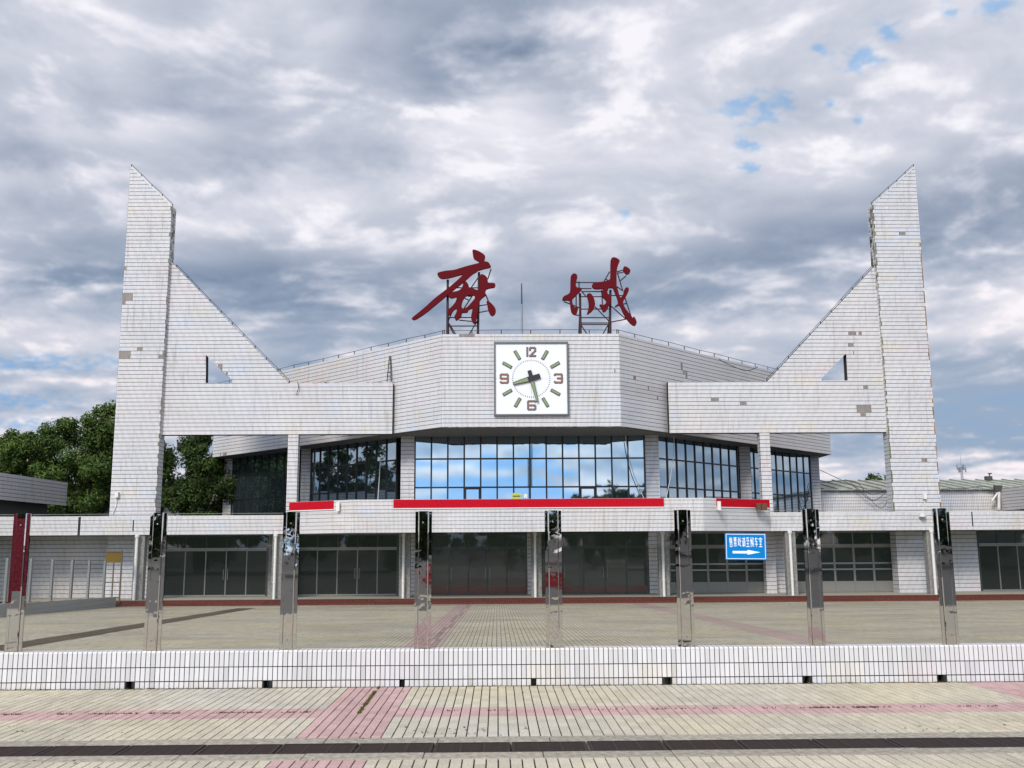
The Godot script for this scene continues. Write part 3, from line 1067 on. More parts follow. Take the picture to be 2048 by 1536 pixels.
func make_canopy(b: Node3D, base_y: float) -> void:
	var R := Vector3.RIGHT
	var UP := Vector3.UP
	var cy0 := 2.245
	var cy1 := 3.08
	var cyp := 3.65
	var A := Vector3(-9.35, 0, -44.3)
	var B := Vector3(-6.2, 0, -42.2)
	var C := Vector3(8.9, 0, -42.2)
	var D := Vector3(12.35, 0, -44.3)
	var L := Vector3(-24.3, 0, -44.3)
	var E := Vector3(30.9, 0, -44.3)
	var cn := part("canopy", b)
	var flat := Transform3D(Basis(Vector3.RIGHT, Vector3(0, 0, -1), Vector3.UP), Vector3.ZERO)
	var plan := PackedVector2Array()
	for p: Vector3 in [L, A, B, C, D, E, Vector3(30.9, 0, -48.4), Vector3(-24.3, 0, -48.4)]:
		plan.append(Vector2(p.x, -p.z))
	var s := Shape.new()
	s.prism(Geometry2D.offset_polygon(plan, -0.05)[0], 0.6, flat.translated(Vector3(0, 2.95, 0)))
	put("roof_slab", s.mesh(), mats.plaster, cn)
	var miss_px := []
	var list := [[L, A, cy1], [A, B, cyp], [B, C, cyp], [C, D, cyp], [D, E, cy1]]
	for i in list.size():
		var a: Vector3 = list[i][0]
		var e: Vector3 = list[i][1]
		var top: float = list[i][2]
		var along := (e - a).normalized()
		var N := along.cross(UP)
		var len := a.distance_to(e)
		var ia := a - N * 0.16
		var ie := e - N * 0.16
		var w := Shape.new()
		w.quad(a + UP * cy0, e + UP * cy0, e + UP * top, a + UP * top)
		w.quad(ie + UP * cy0, ia + UP * cy0, ia + UP * top, ie + UP * top)
		w.quad(a + UP * top, e + UP * top, ie + UP * top, ia + UP * top)
		w.quad(ia + UP * cy0, ie + UP * cy0, e + UP * cy0, a + UP * cy0)
		w.quad(ia + UP * cy0, a + UP * cy0, a + UP * top, ia + UP * top)
		w.quad(e + UP * cy0, ie + UP * cy0, ie + UP * top, e + UP * top)
		var fw := put("canopy_fascia", w.mesh(), mats.grout, cn)
		var c := Shape.new()
		var grooves := []
		if i == 0:
			grooves = [Rect2(-18.72 - L.x, cy0, 0.11, 2), Rect2(-16.27 - L.x, cy0 + 0.12, 0.056, 0.55), Rect2(-22.4 - L.x, cy0, 0.11, 2)]
		elif i == 4:
			grooves = [Rect2(21.52 - D.x, cy0 + 0.1, 0.06, 0.7)]
		tiles(c, a, along, UP, rect_poly(0, cy0 + 0.005, len, top - 0.01), TILE, [], PackedVector2Array(), 0.0552, 0.165, 0.0095, 0.016, grooves)
		clad(fw, c)
		var cp := Shape.new()
		cp.quad(a + UP * (top + 0.012) + N * 0.012, e + UP * (top + 0.012) + N * 0.012, ie + UP * (top + 0.012), ia + UP * (top + 0.012), Color(1.0, 1.0, 1.0))
		cp.quad(a + UP * (top - 0.012) + N * 0.012, e + UP * (top - 0.012) + N * 0.012, e + UP * (top + 0.012) + N * 0.012, a + UP * (top + 0.012) + N * 0.012)
		put("coping", cp.mesh(), mats.white_plastic, fw)
	# red panels fixed to the raised parapet
	var z := -42.2
	for q in [[B, C, px(787, 1000, z).x - B.x, px(1329, 1000, z).x - B.x], [A, B, 0.03, 2.72], [C, D, 0.75, 4.0]]:
		var a: Vector3 = q[0]
		var along: Vector3 = (q[1] - a).normalized()
		var N := along.cross(UP)
		var t := Transform3D(Basis(along, UP, N), a)
		var x: float = q[2]
		while x < q[3] - 0.05:
			var w := minf(1.94, q[3] - x)
			var rs := Shape.new()
			rs.box(Vector3(x, 3.295, 0.01), Vector3(x + w - 0.004, 3.655, 0.034), Color.WHITE * rng.randf_range(0.94, 1.04), t)
			var o := put("red_panel", rs.mesh(), mats.red_panel, cn)
			o.set_meta("label", "bright red panel on the canopy parapet")
			x += w
		var trim := Shape.new()
		trim.box(Vector3(q[2], 3.25, 0.01), Vector3(q[3], 3.291, 0.045), Color.WHITE, t)
		put("panel_ledge", trim.mesh(), mats.white_plastic, cn)
	# columns and downpipes under the canopy
	for cx in [-16.0, -9.85, -4.15, 1.72, 7.45, 13.2, 19.62]:
		var cs := Shape.new()
		cs.box(Vector3(cx - 0.2, base_y + 0.2, -44.72), Vector3(cx + 0.26, 2.36, -44.36))
		put("canopy_column", cs.mesh(), mats.plaster, cn)
		var ps := Shape.new()
		var pxx: float = cx - 0.03
		ps.tube(Vector3(pxx, base_y + 0.02, -44.2), Vector3(pxx, 2.2, -44.2), 0.062, 0.062, 10)
		for yb in [2.1, 1.2, 0.1]:
			ps.tube(Vector3(pxx, yb, -44.2), Vector3(pxx, yb + 0.08, -44.2), 0.075, 0.075, 10)
		ps.tube(Vector3(pxx, 2.16, -44.2), Vector3(pxx, 2.26, -44.2), 0.1, 0.1, 10)
		put("downpipe", ps.mesh(), mats.white_plastic, cn)


func door_bay(b: Node3D, x0: float, x1: float, kind: String, floor_y: float) -> void:
	var z := -46.85
	var top := 2.25
	var bay := part("door_bay", b)
	var g: Material = mats.dark_glass
	var f: Material = mats.aluminium
	var n := 5
	var bar := 1.62
	if kind == "entrance":
		g = mats.door_glass
		f = mats.dark_frame
	var w := (x1 - x0) / n
	var fw := 0.06
	if kind == "gate":
		f = mats.aluminium_dull
		fw = 0.085
	# outer frame and head rail
	for q in [[x0 - 0.04, floor_y, x0 + 0.04, top], [x1 - 0.04, floor_y, x1 + 0.04, top], [x0 + 0.04, bar - 0.04, x1 - 0.04, bar + 0.04], [x0 + 0.04, top - 0.06, x1 - 0.04, top]]:
		var s := Shape.new()
		s.box(Vector3(q[0], q[1], z - 0.05), Vector3(q[2], q[3], z + 0.05))
		put("door_frame", s.mesh(), f if kind != "glass" else mats.dark_frame, bay)
	if kind != "entrance":
		var s := Shape.new()
		s.box(Vector3(x0 + 0.04, bar - 0.035, z + 0.05), Vector3(x1 - 0.04, bar + 0.035, z + 0.065))
		put("head_rail", s.mesh(), f, bay)
	for k in n:
		var a := x0 + k * w
		var s := Shape.new()
		var tip := rng.randfn(0.0, 0.003)
		# upper light
		s.box(Vector3(-w * 0.5 + 0.03, -(top - bar) * 0.5 + 0.03, -0.006), Vector3(w * 0.5 - 0.03, (top - bar) * 0.5 - 0.03, 0.006))
		var up := put("pane", s.mesh(), g, bay)
		up.position = Vector3(a + w * 0.5, (top + bar) * 0.5, z)
		up.rotation = Vector3(rng.randfn(0.0, 0.004), tip, 0)
		if k > 0:
			s = Shape.new()
			s.box(Vector3(a - 0.02, bar + 0.04, z - 0.04), Vector3(a + 0.02, top - 0.06, z + 0.04))
			put("transom_bar", s.mesh(), f if kind == "gate" else mats.dark_frame, bay)
		var leaf := part("door_leaf", bay)
		s = Shape.new()
		var lo := floor_y + 0.02
		s.box(Vector3(-w * 0.5 + 0.012, -(bar - lo) * 0.5 + 0.05, -0.006), Vector3(w * 0.5 - 0.012, (bar - lo) * 0.5 - 0.05, 0.006))
		var p := put("pane", s.mesh(), g, leaf)
		p.position = Vector3(a + w * 0.5, (bar + lo) * 0.5, z)
		p.rotation = Vector3(rng.randfn(0.0, 0.004), rng.randfn(0.0, 0.005), 0)
		s = Shape.new()
		var e := fw * (0.32 if kind == "glass" else 0.5)
		for q in [[a + 0.004, lo, a + 0.004 + e, bar - 0.045], [a + w - 0.004 - e, lo, a + w - 0.004, bar - 0.045], [a + 0.004 + e, lo, a + w - 0.004 - e, lo + fw], [a + 0.004 + e, bar - 0.045 - fw, a + w - 0.004 - e, bar - 0.045]]:
			s.box(Vector3(q[0], q[1], z - 0.02), Vector3(q[2], q[3], z + 0.03))
		put("leaf_frame", s.mesh(), f, leaf)
		if kind == "gate":
			s = Shape.new()
			s.box(Vector3(a + e, lo + fw, z + 0.008), Vector3(a + w - e, lo + 0.5, z + 0.026))
			put("kick_or_reflection_panel", s.mesh(), mats.aluminium_dull, leaf)
			s = Shape.new()
			for yb in [lo + 1.02, lo + 1.3]:
				s.box(Vector3(a + e, yb, z - 0.01), Vector3(a + w - e, yb + 0.07, z + 0.04))
			put("push_bar", s.mesh(), mats.aluminium, leaf)
		if kind == "entrance":  # added red strip paints the reflection of the red steps, no real kick plate
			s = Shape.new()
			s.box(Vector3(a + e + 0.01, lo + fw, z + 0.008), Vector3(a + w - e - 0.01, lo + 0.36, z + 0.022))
			put("kick_or_reflection_panel", s.mesh(), mats.red_reflection, leaf)
		if kind != "gate" and (k == 2 or k == 3) or (kind == "entrance" and k == 1):
			s = Shape.new()
			var hx := a + w - 0.1 if k == 2 else a + 0.1
			s.tube(Vector3(hx, lo + 0.75, z + 0.075), Vector3(hx, lo + 1.25, z + 0.075), 0.018, 0.018, 6)
			put("handle", s.mesh(), mats.aluminium, leaf)


func make_ground_floor(b: Node3D, base_y: float) -> void:
	var R := Vector3.RIGHT
	var UP := Vector3.UP
	var z := -46.8
	var floor_y := base_y + 0.21
	# plinth with two red steps
	var st := part("steps", b)
	for q in [[-43.05, base_y - 0.3, base_y + 0.1], [-43.38, base_y + 0.1, floor_y]]:
		var x := -17.3
		while x < 30.0:
			var w := minf(2.4, 30.0 - x)
			var s := Shape.new()
			s.box(Vector3(x + 0.004, q[1], -47.0), Vector3(x + w - 0.004, q[2] + rng.randf_range(-0.004, 0.004), q[0] + rng.randf_range(-0.01, 0.01)), Color.WHITE * rng.randf_range(0.8, 1.15))
			put("step_block", s.mesh(), mats.red_step, st)
			x += w
	var fl := Shape.new()
	fl.quad(Vector3(-24.3, floor_y + 0.006, -43.9), Vector3(30.9, floor_y + 0.006, -43.9), Vector3(30.9, floor_y + 0.006, -47.5), Vector3(-24.3, floor_y + 0.006, -47.5))
	put("porch_floor", fl.mesh(), mats.concrete, b)
	# tiled wall between the door bays
	for q in [[-24.3, -16.1], [-10.45, -9.5], [-4.63, -3.3], [1.42, 1.98], [7.18, 8.1], [12.78, 14.1], [18.86, 22.9]]:
		var s := Shape.new()
		s.box(Vector3(q[0], base_y, -47.2), Vector3(q[1], 2.36, z))
		var w := put("wall_segment", s.mesh(), mats.grout, b)
		var c := Shape.new()
		tiles(c, Vector3(0, 0, z), R, UP, rect_poly(q[0], floor_y, q[1], 2.35), TILE)
		clad(w, c)
	door_bay(b, -15.64, -10.83, "glass", floor_y)
	door_bay(b, -9.42, -4.71, "glass", floor_y)
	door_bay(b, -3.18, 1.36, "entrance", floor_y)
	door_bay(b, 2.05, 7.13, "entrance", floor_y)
	door_bay(b, 8.15, 12.72, "gate", floor_y)
	door_bay(b, 14.15, 18.81, "gate", floor_y)
	door_bay(b, 22.95, 27.6, "glass", floor_y)
	# side cheeks close the gaps beside the doors
	var ck := Shape.new()
	for q in [[-16.1, -15.68], [-10.79, -10.45], [-9.5, -9.46], [-4.67, -4.63], [-3.3, -3.22], [12.72, 12.78], [14.1, 14.12], [8.1, 8.12], [1.4, 1.42], [1.98, 2.02]]:
		ck.box(Vector3(q[0] + 0.001, base_y, -47.15), Vector3(q[1] - 0.001, 2.35, z - 0.03))
	put("jamb_wall", ck.mesh(), mats.plaster, b)
	var bk := Shape.new()
	bk.box(Vector3(-24.2, base_y, -49.2), Vector3(30.8, 2.9, -49.0))
	put("back_wall", bk.mesh(), mats.inner_plaster, b)


# ---------------------------------------------------------------- wings and background
func make_wings() -> void:
	var base_y := ground_y(-43.0)
	for side in [-1, 1]:
		var X := -24.42 if side < 0 else 31.1
		var zf := -56.0 if side < 0 else -60.0
		var w: Node3D
		if side < 0:
			w = thing("side_wing", "low wing with tiled fascia beside the dense green trees", "building")
		else:
			w = thing("side_wing", "low wing with pale tiled fascia behind the pipe bracket", "building")
		var a := Vector3(X, 0, zf)
		var e := Vector3(X, 0, -39.0)
		var fy0 := 3.62 if side > 0 else 4.06
		var fy1 := 4.98 if side > 0 else 5.4
		var core := Shape.new()
		core.box(Vector3(X if side > 0 else X - 0.25, fy0, zf - 0.0), Vector3(X + 0.25 if side > 0 else X, fy1, -39.0))
		var fc := put("fascia", core.mesh(), mats.grout, w)
		var tl := Shape.new()
		if side > 0:
			tiles(tl, a, Vector3(0, 0, 1), Vector3.UP, rect_poly(0, fy0, a.distance_to(e), fy1), TILE, [], PackedVector2Array(), 0.0552, 0.19, 0.0105, 0.022)
		else:
			tiles(tl, e, Vector3(0, 0, -1), Vector3.UP, rect_poly(0, fy0, a.distance_to(e), fy1), TILE, [], PackedVector2Array(), 0.0552, 0.19, 0.0105, 0.022)
		clad(fc, tl)
		var sx := 1.0 if side > 0 else -1.0
		var body := Shape.new()
		var lo := Vector3(minf(X + sx * 0.9, X + sx * 8.0), base_y, zf + 0.3)
		var hi := Vector3(maxf(X + sx * 0.9, X + sx * 8.0), 4.2, -39.2)
		body.box(lo, hi)
		put("wall", body.mesh(), mats.wing_wall, w)
		var rf := Shape.new()
		rf.box(Vector3(minf(X + sx * 0.2, X + sx * 8.0), 4.3, zf + 0.05), Vector3(maxf(X + sx * 0.2, X + sx * 8.0), 4.5, -39.05))
		put("roof", rf.mesh(), mats.wing_wall, w)
	# connecting ranges with green sheet roofs
	for side in [-1, 1]:
		var x0 := -31.0 if side < 0 else 17.5
		var x1 := -17.2 if side < 0 else 46.0
		var w: Node3D
		if side < 0:
			w = thing("rear_hall", "pale green roofed rear hall glimpsed behind the leafy trees", "building")
		else:
			w = thing("rear_hall", "pale green sheet metal roof hall behind the tall tower", "building")
		var z := -60.6
		var s := Shape.new()
		s.box(Vector3(x0, base_y, z - 12.0), Vector3(x1, 4.98, z))
		var wl := put("wall", s.mesh(), mats.grout, w)
		var c := Shape.new()
		tiles(c, Vector3(0, 0, z), Vector3.RIGHT, Vector3.UP, rect_poly(x0, 2.6, x1, 4.97), TILE, [], PackedVector2Array(), 0.11, 0.19, 0.012, 0.02)
		clad(wl, c)
		# roof sheets with standing seams
		var rise := atan2(0.85, 6.0)
		var n := int((x1 - x0) / 0.9)
		for k in n:
			var xx := x0 + k * 0.9
			var sh := Shape.new()
			var a := Vector3(xx, 5.0, z + 0.25)
			var d := Vector3(xx, 5.95, z - 6.0)
			var wv := Vector3(0.88, 0, 0)
			var tone := Color.WHITE * rng.randf_range(0.86, 1.06)
			sh.quad(a, a + wv, d + wv, d, tone)
			sh.quad(a + Vector3(0, -0.06, 0), a + wv + Vector3(0, -0.06, 0), a + wv, a, tone)
			sh.box(Vector3(0, 0, -6.3), Vector3(0.06, 0.07, 0.0), tone * 0.95, Transform3D(Basis.from_euler(Vector3(rise + 0.012, 0, 0)), a))
			put("roof_sheet", sh.mesh(), mats.green_roof, w)
	# cables sagging along the wall of the rear hall
	for q in [[[1640, 940], [1700, 968], [1745, 1000], [1779, 975], 0.02], [[1640, 966], [1705, 962], [1740, 988], [1779, 978], 0.022], [[1883, 978], [1930, 977], [1965, 973], [1998, 982], 0.02], [[1700, 965], [1730, 988], [1762, 1016], [1779, 990], 0.018]]:
		var cb := thing("sagging_cable", ["dark cable sagging from the hall pier to the tower", "second dark cable drooping against the tiled rear hall", "thin cable running along the eaves towards the bracket", "lowest cable loop hanging on the rear hall wall"][used.get("sagging_cable", 0)], "cable", Vector3.ZERO, "cables on the rear hall")
		var cv := Curve3D.new()
		for i in 4:
			var p := px(q[i][0], q[i][1], -60.2)
			var tang := Vector3.ZERO
			if i > 0 and i < 3:
				tang = (px(q[i + 1][0], q[i + 1][1], -60.2) - px(q[i - 1][0], q[i - 1][1], -60.2)) * 0.2
			cv.add_point(p, -tang, tang)
		var s := Shape.new()
		s.line(Array(cv.tessellate(4, 3.0)), q[4], 5)
		put("cord", s.mesh(), mats.wire, cb)
	var br := thing("pipe_bracket", "white angled pipe bracket at the corner of the rear hall", "bracket")
	var s2 := Shape.new()
	var p0 := px(1998, 978, -60.0)
	s2.tube(p0, px(1998, 1020, -60.0), 0.09, 0.09, 8)
	s2.tube(p0 + Vector3(0, -0.1, 0), px(1984, 1002, -60.0), 0.06, 0.06, 8)
	put("pipe", s2.mesh(), mats.white_plastic, br)
	s2 = Shape.new()
	s2.box(px(1992, 980, -60.0) - Vector3(0.1, 0.1, 0.1), px(2000, 974, -60.0) + Vector3(0.1, 0.1, 0.1))
	put("clamp", s2.mesh(), mats.wire, br)
	# roof ventilator and radio mast
	var vt := thing("roof_ventilator", "small dark ventilator on the ridge of the green roof", "vent")
	s2 = Shape.new()
	var vp := px(1977, 956, -66.0)
	s2.box(vp + Vector3(-0.22, -0.15, -0.15), vp + Vector3(0.2, 0.12, 0.15))
	put("housing", s2.mesh(), mats.wire, vt)
	s2 = Shape.new()
	s2.tube(vp + Vector3(0.08, 0.1, 0), vp + Vector3(0.1, 0.32, 0), 0.04, 0.04, 6)
	s2.box(vp + Vector3(0.0, 0.27, -0.05), vp + Vector3(0.24, 0.34, 0.05))
	put("cowl", s2.mesh(), mats.wire, vt)
	var ms := thing("radio_mast", "slender radio mast with antenna panels far beyond the green roof", "mast", Vector3(px(1923, 940, -280.0).x, base_y, -280.0))
	var mh := px(1923, 906, -280.0).y - base_y
	s2 = Shape.new()
	for k in 3:
		var an := TAU * k / 3.0
		var f := Vector3(cos(an) * 0.9, 0, sin(an) * 0.9)
		s2.tube(f, f * 0.25 + Vector3(0, mh - 4.0, 0), 0.1, 0.07, 5)
	for k in 30:
		var t := k / 30.0
		var r0 := lerpf(0.9, 0.25, t)
		s2.tube(Vector3(r0, t * (mh - 4.0), 0), Vector3(-r0 * 0.5, (t + 0.033) * (mh - 4.0), r0 * 0.8), 0.04, 0.04, 4)
		s2.tube(Vector3(-r0 * 0.5, t * (mh - 4.0), r0 * 0.8), Vector3(-r0 * 0.5, (t + 0.033) * (mh - 4.0), -r0 * 0.8), 0.04, 0.04, 4)
	s2.tube(Vector3(0, mh - 4.2, 0), Vector3(0, mh, 0), 0.07, 0.03, 5)
	put("lattice", s2.mesh(), mats.steel_grey, ms)
	for k in 6:
		var an := TAU * k / 6.0 + 0.3
		s2 = Shape.new()
		var y := mh - 5.6 if k % 2 == 0 else mh - 4.9
		s2.box(Vector3(cos(an) * 1.1 - 0.14, y, sin(an) * 1.1 - 0.1), Vector3(cos(an) * 1.1 + 0.14, y + 1.5, sin(an) * 1.1 + 0.1))
		s2.tube(Vector3(0, y + 0.7, 0), Vector3(cos(an) * 1.1, y + 0.7, sin(an) * 1.1), 0.04, 0.04, 4)
		put("antenna_panel", s2.mesh(), mats.steel_grey, ms)


# ---------------------------------------------------------------- clock
func make_clock() -> void:
	var c := Vector3(1.585, 9.2, -43.955)
	var k := thing("wall_clock", "large square white station clock with green hour bars and brown numerals", "clock", c)
	var h := 1.63
	var s := Shape.new()
	s.box(Vector3(-h, -h, -0.04), Vector3(h, h, 0.06))
	put("dial", s.mesh(), mats.clock_white, k)
	s = Shape.new()
	for q in [[-h - 0.07, h, h + 0.07, h + 0.09], [-h - 0.07, -h - 0.07, h + 0.07, -h], [-h - 0.07, -h, -h, h], [h, -h, h + 0.07, h]]:
		s.box(Vector3(q[0], q[1], -0.04), Vector3(q[2], q[3], 0.11))
	put("frame", s.mesh(), mats.clock_frame, k)
	s = Shape.new()
	s.box(Vector3(-0.004, -h, 0.06), Vector3(0.004, h, 0.0615), Color(0.5, 0.5, 0.5))
	s.box(Vector3(-h, -0.004, 0.06), Vector3(-0.005, 0.004, 0.0615), Color(0.5, 0.5, 0.5))
	s.box(Vector3(0.005, -0.004, 0.06), Vector3(h, 0.004, 0.0615), Color(0.5, 0.5, 0.5))
	put("panel_seam", s.mesh(), mats.clock_white, k)
	for i in 12:
		if i % 3 == 0:
			continue
		var t := Transform3D(Basis(Vector3(0, 0, 1), -TAU * i / 12.0), Vector3.ZERO)
		var mk := Shape.new()
		mk.box(Vector3(-0.075, 1.03, 0.0605), Vector3(0.075, 1.5, 0.09), Color.WHITE, t)
		var o := put("hour_bar", mk.mesh(), mats.clock_black, k)
		var inn := Shape.new()
		inn.box(Vector3(-0.048, 1.06, 0.0905), Vector3(0.048, 1.47, 0.1), Color.WHITE, t)
		put("inlay", inn.mesh(), mats.clock_green, o)
	var dots := Shape.new()
	for i in 60:
		var t := Transform3D(Basis(Vector3(0, 0, 1), -TAU * i / 60.0), Vector3.ZERO)
		dots.box(Vector3(-0.012, 0.82, 0.0605), Vector3(0.012, 0.885, 0.066), Color.WHITE, t)
	put("minute_ring", dots.mesh(), mats.clock_black, k)
	var glyph := {
		"1": [[[0.5, 0.0], [0.5, 1.0]]],
		"2": [[[0.0, 0.72], [0.0, 0.9], [0.12, 1.0], [0.85, 1.0], [1.0, 0.9], [1.0, 0.62], [0.0, 0.0], [1.0, 0.0]]],
		"3": [[[0.0, 0.9], [0.1, 1.0], [0.9, 1.0], [1.0, 0.9], [1.0, 0.58], [0.9, 0.5], [0.42, 0.5]], [[0.9, 0.5], [1.0, 0.42], [1.0, 0.1], [0.9, 0.0], [0.1, 0.0], [0.0, 0.1]]],
		"6": [[[1.0, 0.92], [0.9, 1.0], [0.1, 1.0], [0.0, 0.9], [0.0, 0.1], [0.1, 0.0], [0.9, 0.0], [1.0, 0.1], [1.0, 0.42], [0.9, 0.5], [0.1, 0.5]]],
		"9": [[[0.0, 0.08], [0.1, 0.0], [0.9, 0.0], [1.0, 0.1], [1.0, 0.9], [0.9, 1.0], [0.1, 1.0], [0.0, 0.9], [0.0, 0.58], [0.1, 0.5], [0.9, 0.5]]]}
	for q in [["1", -0.21, 1.06, 0.07], ["2", -0.05, 1.06, 0.24], ["3", 1.07, -0.18, 0.33], ["6", -0.16, -1.42, 0.33], ["9", -1.4, -0.18, 0.33]]:
		var nm := put("numeral", strokes(glyph[q[0]], q[1], q[2], q[3], 0.38, 0.042, 0.0605, 0.085), mats.clock_black, k)
		put("inlay", strokes(glyph[q[0]], q[1], q[2], q[3], 0.38, 0.024, 0.0855, 0.096), mats.clock_brown, nm)
	# hands at 8:28
	for q in [["hour_hand", -(8.0 + 28.0 / 60.0) * 30.0, 0.86, 0.12, 0.42, 0.11], ["minute_hand", -28.0 * 6.0 + 2.0, 1.12, 0.09, 0.38, 0.15]]:
		var t := Transform3D(Basis(Vector3(0, 0, 1), deg_to_rad(q[1])), Vector3(0, 0, q[5] + 0.03))
		var w: float = q[3]
		var sh := Shape.new()
		sh.prism(PackedVector2Array([Vector2(-w, -q[4]), Vector2(w, -q[4]), Vector2(w, 0.12), Vector2(w * 0.55, q[2]), Vector2(-w * 0.55, q[2]), Vector2(-w, 0.12)]), 0.025, t)
		var o := put(q[0], sh.mesh(), mats.clock_black, k)
		sh = Shape.new()
		sh.prism(PackedVector2Array([Vector2(-w * 0.72, 0.16), Vector2(w * 0.72, 0.16), Vector2(w * 0.36, q[2] - 0.03), Vector2(-w * 0.36, q[2] - 0.03)]), 0.006, t.translated_local(Vector3(0, 0, 0.0065)))
		put("inlay", sh.mesh(), mats.clock_green, o)


func strokes(lines: Array, ox: float, oy: float, w: float, h: float, r: float, z0: float, z1: float) -> ArrayMesh:
	var s := Shape.new()
	var lift := 0.0
	for l in lines:
		for i in l.size() - 1:
			var a := Vector2(ox + l[i][0] * w, oy + l[i][1] * h)
			var b := Vector2(ox + l[i + 1][0] * w, oy + l[i + 1][1] * h)
			var d := (b - a).normalized()
			var m := Vector2(-d.y, d.x) * r
			a -= d * r * 0.85
			b += d * r * 0.85
			s.prism(PackedVector2Array([a - m, b - m, b + m, a + m]), z1 - z0 + lift, Transform3D(Basis(), Vector3(0, 0, z1 + lift)))
			lift += 0.0002
	return s.mesh()


